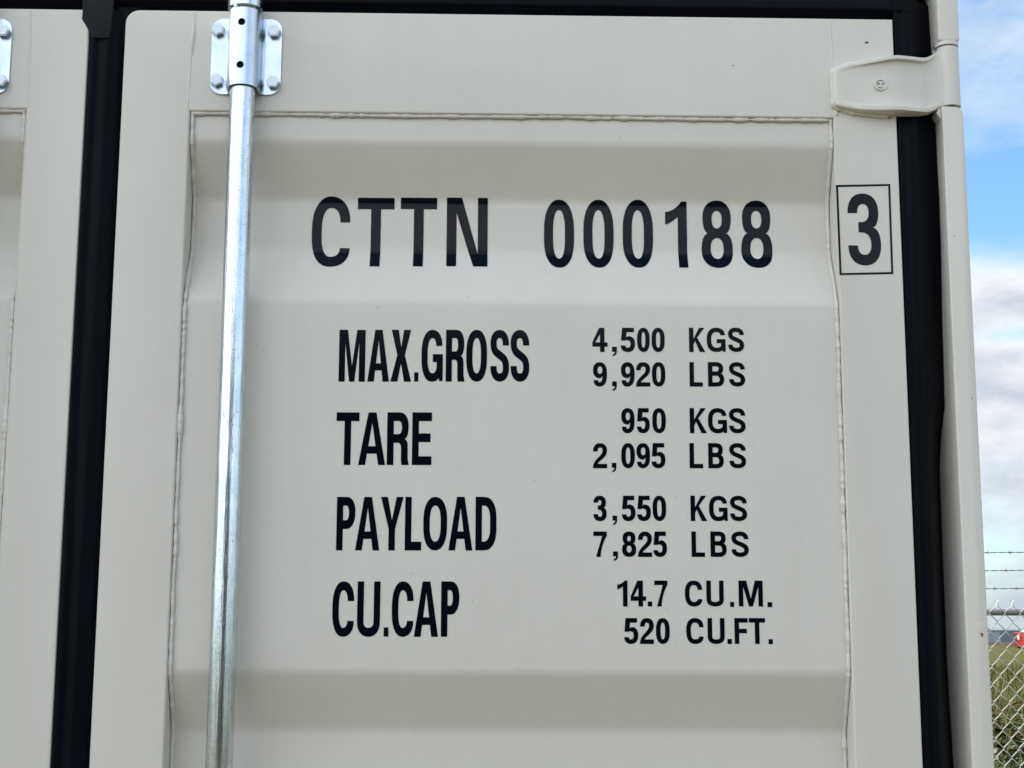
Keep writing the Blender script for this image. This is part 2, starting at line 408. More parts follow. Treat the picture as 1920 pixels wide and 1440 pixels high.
for i in range(61):
    x = -1.70 + (0.668 + 1.70) * i / 60
    rows.append([bm.verts.new((x, y + .0006 * math.sin(x * 6) + max(0, x - .625) * 1.1, z)) for y, z in top_prof(x)])
for a, b in zip(rows, rows[1:]):
    for k in range(len(a) - 1): bm.faces.new((a[k], b[k], b[k + 1], a[k + 1]))
cbuild('door_gasket', bm, M_RUBBER, None, 50, 'horizontal black rubber seal along the top of the doors')
bm = bmesh.new()
extrude_outline(bm, [[(-0.5795, 2.546), (-0.5812, 2.530), (-0.5797, 2.508), (-0.5802, 2.4975), (-0.5680, 2.4775), (-0.5662, 2.4690), (-0.5385, 2.4685), (-0.5340, 2.546)]], -0.0009, 0.004, 0.0010, 2)
cbuild('gasket_flap', bm, M_RUBCAP, None, 40, 'dull grey rubber corner flap at the top of the middle seal')
bm = bmesh.new(); box(bm, -0.541, -0.500, 0.0105, 0.020, 2.462, 2.546, 0.001)      # rubber corner filling behind the rounded door corner
cbuild('gasket_corner', bm, M_RUBBER, None, 40)
bm = bmesh.new(); box(bm, 0.598, 0.6665, 0.046, 0.056, 2.46, 2.5655, 0.001)
cbuild('gasket_corner', bm, M_RUBBER, None, 40)

# ---- header, posts, sill, walls, roof
bm = bmesh.new(); box(bm, -1.7540, 0.6682, 0.012, 0.110, 2.572, 2.660, 0.004); cbuild('door_header', bm, M_PAINT, None, 40)
bm = bmesh.new(); box(bm, -1.7540, 0.6682, 0.004, 0.110, 0.050, 0.190, 0.004); cbuild('door_sill', bm, M_PAINT, None, 40)
PX0, PX1 = 0.6685, 0.6998
def post(mirror):
    f = (lambda x: 2 * XC - x) if mirror else (lambda x: x)
    objs = []
    bm = bmesh.new()
    extrude_outline(bm, [rrect(PX0, PX1, 0.05, 2.3805, 0.0125, 8, 'c')], 0.0, 0.0315, 0.0028, 3)
    extrude_outline(bm, [rrect(PX0, PX1, 2.4800, 2.660, 0.004, 3, 'ab')], 0.0, 0.0315, 0.0028, 3)
    box(bm, PX0 + .0013, PX1 - .0015, 0.0322, 0.160, 0.05, 2.659, 0.002)
    for v in bm.verts: v.co.x = f(v.co.x)
    return cbuild('corner_post', bm, M_PAINT, None, 40, None if mirror else 'slim right corner post with a small rust chip near eye height')
POST = post(False); post(True)
# collar lip under the upper post segment, where it meets the hinge knuckle
bm = bmesh.new(); cyl(bm, (0.6838, 0.0125, 2.4744), (0.6838, 0.0125, 2.4798), 0.0166, None, 40, 0.0014); cbuild('post_lip', bm, M_WELD, POST, 50)
bm = bmesh.new(); extrude_outline(bm, [[(0.6625, 2.371), (0.6690, 2.362), (0.6690, 2.3800), (0.6655, 2.3800)]], 0.006, 0.030, 0.001, 2); cbuild('post_lip', bm, M_WELD, POST, 50)
def side_wall(x, sgn):
    bm = bmesh.new(); pr = []; y = 0.161; d = 0.036
    while y < 2.84:
        pr += [(x, y), (x, y + .07), (x - sgn * d, y + .138), (x - sgn * d, y + .208), (x, y + .276)]; y += .2761
    vs = [(bm.verts.new((a, b, 0.17)), bm.verts.new((a, b, 2.60))) for a, b in pr]
    for p, q in zip(vs, vs[1:]): bm.faces.new((p[0], q[0], q[1], p[1]))
    cbuild('side_wall', bm, M_PAINT, None, 20)
    bm = bmesh.new(); box(bm, x - .04 * (sgn > 0) , x + .04 * (sgn < 0), 0.161, 2.95, 2.601, 2.661, 0.004); cbuild('side_rail', bm, M_PAINT, None, 40); bm = bmesh.new(); box(bm, x - .04 * (sgn > 0), x + .04 * (sgn < 0), 0.161, 2.95, 0.05, 0.169, 0.004)
    cbuild('side_rail', bm, M_PAINT, None, 40)
side_wall(PX1 - .004, 1); side_wall(2 * XC - PX1 + .004, -1)
bm = bmesh.new(); box(bm, -1.7445, 0.6555, 0.111, 2.95, 2.640, 2.654); cbuild('roof', bm, M_PAINT)
bm = bmesh.new(); box(bm, -1.785, 0.6995, 2.951, 2.990, 0.05, 2.660, 0.004); cbuild('end_wall', bm, M_PAINT, None, 40)
bm = bmesh.new(); box(bm, -1.7445, 0.6555, 0.111, 2.95, 0.12, 0.15); cbuild('floor_frame', bm, M_DARK)

# ---- hinge
bm = bmesh.new()
hs = [  # x, z top, z bottom, y of the flat web, rib height
    (0.5085, 2.4225, 2.3800, -.0075, 0.0), (0.5125, 2.4300, 2.3752, -.0115, .0002), (0.5190, 2.4340, 2.3726, -.0125, .0005), (0.5336, 2.4387, 2.3690, -.0130, .0012),
    (0.5500, 2.4418, 2.3662, -.0138, .0030), (0.5718, 2.4449, 2.3646, -.0165, .0050), (0.5900, 2.4478, 2.3642, -.0178, .0060), (0.6010, 2.4490, 2.3644, -.0170, .0062),
    (0.6200, 2.4495, 2.3648, -.0120, .0062), (0.6380, 2.4499, 2.3655, -.0065, .0058), (0.6480, 2.4530, 2.3680, -.0010, .0046), (0.6580, 2.4590, 2.3735, .0028, .0026),
    (0.6660, 2.4650, 2.3790, .0042, .0004), (0.6720, 2.4685, 2.3822, .0036, 0.0)]
def cr_interp(rows, n):
    out = []
    for i in range(len(rows) - 1):
        p = [rows[max(i - 1, 0)], rows[i], rows[i + 1], rows[min(i + 2, len(rows) - 1)]]
        for k in range(n):
            t = k / n
            out.append(tuple(0.5 * (2 * b + (-a + c) * t + (2 * a - 5 * b + 4 * c - d) * t * t + (-a + 3 * b - 3 * c + d) * t ** 3) for a, b, c, d in zip(*p)))
    out.append(rows[-1]); return out
sec = []
def lin_interp(rows, n):
    out = [tuple(a + (b - a) * k / n for a, b in zip(p, q)) for p, q in zip(rows, rows[1:]) for k in range(n)] + [rows[-1]]
    return [out[0]] + [tuple((a + 6 * b + c) / 8 for a, b, c in zip(*out[i - 1:i + 2])) for i in range(1, len(out) - 1)] + [out[-1]]
for x, zt, zb, y, rb in lin_interp(hs, 4):
    rb = max(rb, 0); yb = 0.001 if x < 0.602 else max(.004, y + .006)
    h = zt - zb; e = min(.0022, h * .1)
    ring = [(yb, zt), (y - rb * .4 + .002, zt), (y - rb + .0004, zt - e * .5), (y - rb, zt - e * 1.3), (y - rb * .96, zt - .0062), (y - rb * .12, zt - .0082), (y, zt - .0096),
            (y, zt - h * .36), (y, zt - h * .64), (y, zb + .0116), (y - rb * .12, zb + .0098), (y - rb * .96, zb + .0072), (y - rb, zb + e * 1.3), (y - rb + .0004, zb + e * .5), (y - rb * .4 + .002, zb), (yb, zb)]
    sec.append([bm.verts.new((x, a, b)) for a, b in ring])
for a, b in zip(sec, sec[1:]):
    for k in range(len(a)): bm.faces.new((a[k], b[k], b[(k + 1) % len(a)], a[(k + 1) % len(a)]))
bm.faces.new(sec[0]); bm.faces.new(list(reversed(sec[-1])))
HG = cbuild('hinge', bm, M_PAINT, None, 40, 'cast hinge blade with raised rims reaching over the right seal')
bm = bmesh.new(); cyl(bm, (0.6845, 0.0128, 2.3820), (0.6845, 0.0128, 2.4722), 0.0158, None, 48, 0.0008); cbuild('hinge_knuckle', bm, M_PAINT, HG, 40)
bm = bmesh.new(); cyl(bm, (0.6845, 0.0128, 2.3700), (0.6845, 0.0128, 2.4850), 0.0095, None, 24); cbuild('hinge_pin', bm, M_DARK, HG, 40)
# cast emblem: ring with a letter-like bar inside, lying on its side
bm = bmesh.new()
def ring2(cx, cz, r0, r1, n=36): return [[(cx + r1 * math.cos(2 * math.pi * k / n), cz + r1 * math.sin(2 * math.pi * k / n)) for k in range(n)], [(cx + r0 * math.cos(-2 * math.pi * k / n), cz + r0 * math.sin(-2 * math.pi * k / n)) for k in range(n)]]
ECX, ECZ = 0.5753, 2.4050
extrude_outline(bm, ring2(ECX, ECZ, .0066, .0090), -0.0191, -0.0150)
def ebar(u0, u1, v0, v1):
    a = R(82); f = lambda u, v: (ECX + u * math.cos(a) - v * math.sin(a), ECZ + u * math.sin(a) + v * math.cos(a))
    extrude_outline(bm, [[f(u0, v0), f(u1, v0), f(u1, v1), f(u0, v1)]], -0.0190, -0.0150)
ebar(-.0046, -.0022, -.0042, .0042); ebar(.0020, .0044, -.0042, .0042); ebar(-.0019, .0019, -.0011, .0011)
cbuild('cast_emblem', bm, M_WELD, HG, 50)
# fillet welds round the hinge blade
pth = [(0.598, -.0005, 2.4492)] + [(x, -.0005, z + .0005) for x, z in ((0.585, 2.4480), (0.565, 2.4450), (0.545, 2.4420), (0.528, 2.4378), (0.516, 2.4330), (0.5112, 2.4270), (0.5098, 2.4170), (0.5095, 2.400), (0.5098, 2.3870), (0.5118, 2.3780), (0.518, 2.3722), (0.535, 2.3680), (0.560, 2.3650), (0.590, 2.3635))]
cbuild('weld_bead', bead([(a, b - .001, c) for a, b, c in pth], 0.0042, 31, 0.55, 0.003, 10, .0016), M_WELD, HG, 60)
# weld run-out under the blade
bm = bmesh.new(); extrude_outline(bm, [[(0.517, 2.3730), (0.523, 2.3672), (0.540, 2.3645), (0.566, 2.3618), (0.586, 2.3592), (0.5905, 2.3600), (0.5925, 2.3650), (0.5925, 2.3680)]], -0.0022, 0.001, 0.0012, 2)
cbuild('weld_bead', bm, M_WELD, HG, 40)

# ---- locking bars and their brackets
def bar_set(cx, base=None):
    bm = bmesh.new(); BY = -0.0245
    tube(bm, [Vector((cx, BY, z)) for z in (0.10, 0.8, 1.6, 2.3, 2.640)], 0.0178, 48)
    b = cbuild('locking_bar', bm, M_ZINC, None, 50)
    bm = bmesh.new(); extr = ring2(0, 0, .0180, .0247, 48)
    n = 48
    for z0, z1 in ((2.5035, 2.5170),):
        q = [[bm.verts.new((cx + c[0], BY + c[1], z)) for c in ring] for z in (z0, z1) for ring in extr]
        ob, ib, ot, it = q
        ib = ib[:1] + ib[:0:-1]; it = it[:1] + it[:0:-1]
        for k in range(n):
            k2 = (k + 1) % n
            bm.faces.new((ob[k], ob[k2], ot[k2], ot[k])); bm.faces.new((ib[k], it[k], it[k2], ib[k2]))
            bm.faces.new((ob[k], ib[k], ib[k2], ob[k2])); bm.faces.new((ot[k], ot[k2], it[k2], it[k]))
    bmesh.ops.bevel(bm, geom=[e for e in bm.edges if e.calc_face_angle(0) > R(60)], offset=.0008, segments=2, affect='EDGES')
    cbuild('bar_collar', bm, M_ZINC, b, 50)
    return b
def bracket(cx, z0, z1, label):
    BY = -0.0245; T = .0035; n = 16; ro = .0227
    prof_ = [(-.0505 + .001 * i, -T) for i in range(0, 20, 1)]
    f = .006                                            # fillet where the flange turns up into the housing
    for i in range(7):
        a = R(-90 + 90 * i / 6)
        prof_.append((-ro - f + f * math.cos(a) * 1.0, -T - f - f * math.sin(a)))
    for i in range(n + 1):
        a = R(180 + 180 * i / n); prof_.append((ro * math.cos(a), BY + ro * math.sin(a)))
    left = prof_[:27]; arc = prof_[27:]
    full = left + arc + [(-x, y) for x, y in reversed(left)]
    def zr(x):
        r = .017; d = abs(x) - (.0505 - r)
        return r - math.sqrt(max(0, r * r - d * d)) if d > 0 else 0
    # inner offset
    pv = [Vector(p) for p in full]; inn = []
    for i, p in enumerate(pv):
        d = (pv[min(i + 1, len(pv) - 1)] - pv[max(i - 1, 0)]).normalized(); inn.append(p + Vector((-d.y, d.x)) * (T - .0003))
    bm = bmesh.new(); rows = []
    for p, q in zip(pv, inn):
        e = zr(p.x)
        rows.append([bm.verts.new((cx + a.x, a.y, z)) for a, z in ((p, z0 + e), (p, z1 - e), (q, z1 - e), (q, z0 + e))])
    for a, b in zip(rows, rows[1:]):
        for k in range(4): bm.faces.new((a[k], b[k], b[(k + 1) % 4], a[(k + 1) % 4]))
    bm.faces.new(rows[0]); bm.faces.new(list(reversed(rows[-1])))
    bmesh.ops.remove_doubles(bm, verts=bm.verts, dist=1e-6)
    o = cbuild('bar_bracket', bm, M_PASS, None, 35, label)
    # two drilled holes
    cut = bmesh.new()
    for z in (z0 + .028, z1 - .0225): cyl(cut, (cx - XC - .0012, -.060, z), (cx - XC - .0012, -.040, z), .0053, None, 24)
    cm = bpy.data.meshes.new('c'); cut.to_mesh(cm); cut.free(); co = bpy.data.objects.new('c', cm); COL.objects.link(co); co.parent = CT
    bpy.context.view_layer.update()
    md = o.modifiers.new('b', 'BOOLEAN'); md.operation = 'DIFFERENCE'; md.object = co; md.solver = 'EXACT'
    bpy.context.view_layer.update()
    me = bpy.data.meshes.new_from_object(o.evaluated_get(bpy.context.evaluated_depsgraph_get())); o.modifiers.clear(); o.data = me
    bpy.data.objects.remove(co)
    # black liner between housing and bar
    bm = bmesh.new(); cyl(bm, (cx, BY, z0 + .0025), (cx, BY, z1 - .0025), .0190, None, 40); cbuild('bushing', bm, M_DARK, o, 50)
    for bx, bz, rt in ((-.0410, z1 - .0190, 10), (.0397, z1 - .0205, 28), (-.0405, z0 + .0190, 4), (.0405, z0 + .0170, 32)):
        bm = bmesh.new(); cyl(bm, (0, -T - .0002, 0), (0, -T - .0098, 0), .0096, None, 6)
        es = [e for e in bm.edges if all(abs(v.co.y + T + .0098) < 1e-5 for v in e.verts)]
        bmesh.ops.bevel(bm, geom=es, offset=.0013, segments=2, affect='EDGES')
        for k in range(3):
            a = R(rt + 120 * k); cyl(bm, (.004 * math.cos(a), -T - .0096, .004 * math.sin(a)), (.004 * math.cos(a), -T - .0102, .004 * math.sin(a)), .0006, None, 8)
        bmesh.ops.rotate(bm, verts=bm.verts, matrix=Matrix.Rotation(R(rt), 3, 'Y'))
        for v in bm.verts: v.co += Vector((cx + bx, 0, bz))
        cbuild('bolt', bm, M_BOLT, o, 30)
    return o
bar_set(-0.3405); bracket(-0.3405, 2.3845, 2.4990, 'bright zinc bracket with four hex bolts holding the locking bar')
bar_set(-0.7290); bracket(-0.7290, 2.3820, 2.4945, 'bright zinc bracket cut by the left picture edge')
bracket(-0.3405, 0.225, 0.340, None); bracket(-0.7290, 0.225, 0.340, None)

# ---- lettering
def qa(p, q, first, n=9, ex=2.25):
    out = []
    for i in range(1, n + 1):
        t = math.pi / 2 * i / n; c = math.cos(t) ** (2 / ex) if i < n else 0; s = math.sin(t) ** (2 / ex)
        if first == 'v': out.append((q[0] + (p[0] - q[0]) * c, p[1] + (q[1] - p[1]) * s))
        else: out.append((p[0] + (q[0] - p[0]) * s, q[1] + (p[1] - q[1]) * c))
    return out
def bz(p, a, b, q, n=10):
    return [tuple(p[k] * (1 - t) ** 3 + 3 * a[k] * t * (1 - t) ** 2 + 3 * b[k] * t * t * (1 - t) + q[k] * t ** 3 for k in (0, 1)) for t in [i / n for i in range(1, n + 1)]]
def path(*items):
    """points, ('v'|'h', point) quarter curves, ('b', c1, c2, point) beziers"""
    out = []
    for it in items:
        if it[0] in ('v', 'h'): out += qa(out[-1], it[1], it[0])
        elif it[0] == 'b': out += bz(out[-1], *it[1:])
        else: out.append(it)
    return out
def oval(x0, x1, y0, y1, f=0.0):
    m = (x0 + x1) / 2; c = (y0 + y1) / 2; h = f * (y1 - y0) / 2
    return path((x0, c + h), ('v', (m, y1)), ('h', (x1, c + h)), (x1, c - h), ('v', (m, y0)), ('h', (x0, c - h)))
def stroke(center, s, t):
    a, b = [], []
    for i, p in enumerate(center):
        q0 = center[max(i - 1, 0)]; q1 = center[min(i + 1, len(center) - 1)]
        dx, dy = q1[0] - q0[0], q1[1] - q0[1]; l = math.hypot(dx, dy)
        nx, ny = -dy / l, dx / l
        a.append((p[0] + nx * s / 2, p[1] + ny * t / 2)); b.append((p[0] - nx * s / 2, p[1] - ny * t / 2))
    return a + b[::-1]
def glyph(ch, W, H, s, t):
    if ch in 'O0': return [oval(0, W, 0, H, .12), oval(s, W - s, t, H - t, .16)]
    if ch == 'C': return [path((W, .645 * H), ('v', (.5 * W, H)), ('h', (0, .55 * H)), (0, .45 * H), ('v', (.5 * W, 0)), ('h', (W, .285 * H)), (W - s, .285 * H), ('v', (.5 * W, t)), ('h', (s, .45 * H)), (s, .55 * H), ('v', (.5 * W, H - t)), ('h', (W - s, .645 * H)))]
    if ch == 'G': return [path((W * .97, .69 * H), ('v', (.5 * W, H)), ('h', (0, .55 * H)), (0, .45 * H), ('v', (.47 * W, 0)), ('h', (.80 * W, .085 * H)), (.84 * W, .012 * H), (W, .012 * H), (W, .53 * H), (.53 * W, .53 * H), (.53 * W, .53 * H - t * .95), (W - s, .53 * H - t * .95), (W - s, .30 * H), ('v', (.5 * W, t)), ('h', (s, .45 * H)), (s, .55 * H), ('v', (.5 * W, H - t)), ('h', (W * .97 - s, .69 * H)))]
    if ch == 'T': return [[(0, H), (0, H - t), (W / 2 - s / 2, H - t), (W / 2 - s / 2, 0), (W / 2 + s / 2, 0), (W / 2 + s / 2, H - t), (W, H - t), (W, H)]]
    if ch == 'N': return [[(0, 0), (0, H), (.37 * W, H), (W - s, .20 * H), (W - s, H), (W, H), (W, 0), (.655 * W, 0), (s, .79 * H), (s, 0)]]
    if ch == 'M': return [[(0, 0), (0, H), (.32 * W, H), (W / 2, .30 * H), (.68 * W, H), (W, H), (W, 0), (W - s, 0), (W - s, .76 * H), (W / 2 + .42 * s, 0), (W / 2 - .42 * s, 0), (s, .76 * H), (s, 0)]]
    if ch == 'A':
        xi = lambda y: 1.05 * s + (W / 2 - 1.05 * s) * y / (.80 * H); y0 = .215 * H; y1 = y0 + .85 * t
        return [[(0, 0), (W / 2 - .60 * s, H), (W / 2 + .60 * s, H), (W, 0), (W - 1.05 * s, 0), (W - xi(y0), y0), (xi(y0), y0), (1.05 * s, 0)], [(xi(y1), y1), (W - xi(y1), y1), (W / 2, .80 * H)]]
    if ch == 'X': return [[(0, 0), (W / 2 - .62 * s, .51 * H), (.03 * W, H), (.03 * W + 1.15 * s, H), (W / 2, .665 * H), (.97 * W - 1.15 * s, H), (.97 * W, H), (W / 2 + .62 * s, .51 * H), (W, 0), (W - 1.15 * s, 0), (W / 2, .355 * H), (1.15 * s, 0)]]
    if ch == 'Y': return [[(W / 2 - s / 2, 0), (W / 2 + s / 2, 0), (W / 2 + s / 2, .40 * H), (W, H), (W - 1.08 * s, H), (W / 2, .56 * H), (1.08 * s, H), (0, H), (W / 2 - s / 2, .40 * H)]]
    if ch == 'K': return [[(0, 0), (0, H), (s, H), (s, .54 * H), (.96 * W - 1.2 * s, H), (.96 * W, H), (.50 * W, .60 * H), (W, 0), (W - 1.22 * s, 0), (.37 * W, .455 * H), (s, .31 * H), (s, 0)]]
    if ch == 'L': return [[(0, 0), (0, H), (s, H), (s, t), (W, t), (W, 0)]]
    if ch == 'E': return [[(0, 0), (0, H), (W, H), (W, H - t), (s, H - t), (s, .60 * H), (.94 * W, .60 * H), (.94 * W, .60 * H - t), (s, .60 * H - t), (s, t), (W, t), (W, 0)]]
    if ch == 'F': return [[(0, 0), (0, H), (W, H), (W, H - t), (s, H - t), (s, .585 * H), (.92 * W, .585 * H), (.92 * W, .585 * H - t), (s, .585 * H - t), (s, 0)]]
    if ch == 'U': return [path((0, H), (s, H), (s, .27 * H), ('v', (W / 2, t)), ('h', (W - s, .27 * H)), (W - s, H), (W, H), (W, .28 * H), ('v', (W / 2, 0)), ('h', (0, .28 * H)))]
    if ch == 'D': return [path((0, 0), (0, H), (.42 * W, H), ('h', (W, .60 * H)), (W, .40 * H), ('v', (.42 * W, 0))), path((s, t), (s, H - t), (.40 * W, H - t), ('h', (W - s, .60 * H)), (W - s, .40 * H), ('v', (.40 * W, t)))]
    if ch == 'P': return [path((0, 0), (0, H), (.52 * W, H), ('h', (W, .71 * H)), ('v', (.52 * W, .40 * H)), (s, .40 * H), (s, 0)), path((s, .40 * H + t), (s, H - t), (.50 * W, H - t), ('h', (W - s, .70 * H)), ('v', (.50 * W, .40 * H + t)))]
    if ch == 'R': return [path((0, 0), (0, H), (.55 * W, H), ('h', (.97 * W, .73 * H)), ('v', (.76 * W, .495 * H)), ('h', (.94 * W, .36 * H)), (.945 * W, .12 * H), (W, 0), (W - 1.12 * s, 0), (.94 * W - s, .11 * H), (.94 * W - s, .31 * H), ('v', (.50 * W, .42 * H)), (s, .42 * H), (s, 0)),
                          path((s, .42 * H + t), (s, H - t), (.52 * W, H - t), ('h', (.97 * W - s, .71 * H)), ('v', (.52 * W, .42 * H + t)))]
    if ch == 'B': return [path((0, 0), (0, H), (.52 * W, H), ('h', (.95 * W, .745 * H)), ('v', (.78 * W, .53 * H)), ('h', (W, .28 * H)), ('v', (.54 * W, 0))),
                          path((s, .53 * H + t * .5), (s, H - t), (.5 * W, H - t), ('h', (.95 * W - s, .745 * H)), ('v', (.5 * W, .53 * H + t * .5))), path((s, t), (s, .53 * H - t * .5), (.52 * W, .53 * H - t * .5), ('h', (W - s, .27 * H)), ('v', (.52 * W, t)))]
    if ch == 'S':
        xl, xr, yt, yb = s / 2, W - s / 2, H - t / 2, t / 2
        c = path((xr - .01 * W, .70 * H), (xr - .01 * W, .715 * H), ('v', (.5 * W, yt)), ('h', (xl, .745 * H)), ('b', (xl, .60 * H), (.28 * W, .57 * H), (.5 * W, .51 * H)), ('b', (.74 * W, .445 * H), (xr, .41 * H), (xr, .265 * H)), ('v', (.5 * W, yb)), ('h', (xl, .285 * H)), (xl, .30 * H))
        return [stroke(c, s, t)]
    if ch == '3': return [path((0, .275 * H), ('v', (.5 * W, 0)), ('h', (W, .285 * H)), ('v', (.74 * W, .525 * H)), ('h', (.95 * W, .745 * H)), ('v', (.48 * W, H)), ('h', (.01 * W, .725 * H)), (.01 * W + s, .725 * H), ('v', (.48 * W, H - t)), ('h', (.95 * W - s, .735 * H)), ('v', (.42 * W, .53 * H + t * .48)), (.33 * W, .53 * H + t * .48), (.33 * W, .53 * H - t * .5), (.43 * W, .53 * H - t * .5), ('h', (W - s, .285 * H)), ('v', (.5 * W, t)), ('h', (s, .275 * H)))]
    if ch == '8': return [path((.5 * W, H), ('h', (.955 * W, .755 * H)), ('v', (.76 * W, .525 * H)), ('h', (W, .275 * H)), ('v', (.5 * W, 0)), ('h', (0, .275 * H)), ('v', (.24 * W, .525 * H)), ('h', (.045 * W, .755 * H)), ('v', (.5 * W, H))), oval(.045 * W + s, .955 * W - s, .528 * H + t * .48, H - t), oval(s, W - s, t, .528 * H - t * .48)]
    if ch == '9': return [path((0, .67 * H), ('v', (.49 * W, H)), ('h', (W, .60 * H)), (W, .42 * H), ('v', (.46 * W, 0)), ('h', (.04 * W, .26 * H)), (.04 * W + s, .26 * H), ('v', (.47 * W, t)), ('h', (W - s, .42 * H)), (W - s * .98, .43 * H), ('b', (W - s * 1.4, .37 * H), (.62 * W, .345 * H), (.46 * W, .345 * H)), ('h', (0, .67 * H))), oval(s, W - s, .345 * H + t, H - t)]
    if ch == '5': return [path((.10 * W, H), (.93 * W, H), (.93 * W, H - t), (.09 * W + s, H - t), (.065 * W + s, .60 * H), ('b', (.16 * W + s, .64 * H), (.45 * W, .655 * H), (.55 * W, .655 * H)), ('h', (W, .35 * H)), (W, .33 * H), ('v', (.48 * W, 0)), ('h', (0, .265 * H)), (s, .265 * H), ('v', (.49 * W, t)), ('h', (W - s, .33 * H)), ('v', (.51 * W, .655 * H - t)), ('b', (.40 * W, .655 * H - t), (.01 * W + s * 1.1, .53 * H), (.01 * W + s, .47 * H)), (.02 * W, .47 * H))]
    if ch == '2': return [path((0, 0), (W, 0), (W, t), (.34 * W, t), ('b', (.42 * W, .31 * H), (W, .42 * H), (W, .71 * H)), ('v', (.5 * W, H)), ('h', (.02 * W, .67 * H)), (.02 * W + s, .67 * H), ('v', (.5 * W, H - t)), ('h', (W - s, .71 * H)), ('b', (W - s, .47 * H), (.02 * W, .38 * H), (0, .02 * H)))]
    if ch == '1': return [path((W - s, 0), (W, 0), (W, H), (W - s * .62, H), ('b', (W - s * .9, .93 * H), (.3 * W, .85 * H), (0, .845 * H)), (0, .66 * H), ('b', (.2 * W, .67 * H), (.38 * W, .72 * H), (W - s, .775 * H)))]
    if ch == '4':
        xs = .80 * W - s
        return [[(xs, 0), (xs + s, 0), (xs + s, .22 * H), (W, .22 * H), (W, .22 * H + t), (xs + s, .22 * H + t), (xs + s, H), (xs - .06 * W, H), (0, .22 * H + t), (0, .22 * H), (xs, .22 * H)], [(xs, .22 * H + t), (xs, .74 * H), (.20 * W, .22 * H + t)]]
    if ch == '7': return [path((0, H), (W, H), (W, H - t * .95), ('b', (.74 * W, .60 * H), (.56 * W, .32 * H), (.20 * W + s, 0)), (.20 * W, 0), ('b', (.36 * W, .34 * H), (.56 * W, .62 * H), (W - s * 1.05, H - t)), (0, H - t))]
    if ch == '.': return [[(0, 0), (0, H), (W, H), (W, 0)]]
    if ch == ',': return [path((.0, .48 * H), (0, H), (W, H), (W, .50 * H), ('b', (W, .25 * H), (.7 * W, .05 * H), (.12 * W, 0)), (.12 * W, .17 * H), ('b', (.45 * W, .25 * H), (.6 * W, .35 * H), (.6 * W, .48 * H)))]
def add_glyph(bm, ch, x0, x1, z0, z1, s, t, surf, lift=0.00035):
    cs = glyph(ch, x1 - x0, z1 - z0, s, t)
    co = [[Vector((x, y, 0)) for x, y in c] for c in cs]
    clean = []
    for c in co:
        k = [c[0]]
        for v in c[1:]:
            if (v - k[-1]).length > 1e-6: k.append(v)
        if (k[0] - k[-1]).length < 1e-6: k.pop()
        clean.append(k)
    tris = tessellate_polygon(clean); flat = [v for c in clean for v in c]
    sub = bmesh.new(); vs = [sub.verts.new((x0 + v.x, 0, z0 + v.y)) for v in flat]
    for t_ in tris:
        try: sub.faces.new([vs[i] for i in t_])
        except ValueError: pass
    for f in sub.faces:
        f.normal_update()
        if f.normal.y > 0: f.normal_flip()
    if surf is depth:
        for z in [p[0] for p in PR] + [2.14 + .008 * i for i in range(14)]:
            if z0 < z < z1: bmesh.ops.bisect_plane(sub, geom=sub.verts[:] + sub.edges[:] + sub.faces[:], plane_co=(0, 0, z), plane_no=(0, 0, 1))
        for x in [x0 + .012 * i for i in range(1, 8)]:
            if x < x1: bmesh.ops.bisect_plane(sub, geom=sub.verts[:] + sub.edges[:] + sub.faces[:], plane_co=(x, 0, 0), plane_no=(1, 0, 0))
    me = bpy.data.meshes.new('tmp')
    for v in sub.verts:
        if surf is depth:
            v.co.y = depth(v.co.z) + panel_dn(v.co.x, v.co.z) - lift
        elif surf == 'panel': v.co.y = OUT + panel_dn(v.co.x, v.co.z) - lift
        else: v.co.y = surf - lift
    sub.to_mesh(me); sub.free(); bm.from_mesh(me); bpy.data.meshes.remove(me)
def panel_dn(x, z, seed=1.0):
    ed = max(0, min(1, min(x + .421, .512 - x) / 0.06))
    return noise.noise(Vector((x * 2.6, z * 3.4, seed))) * 0.0016 * ed + noise.noise(Vector((x * 9, z * 9, seed + 5))) * 0.00035 * ed
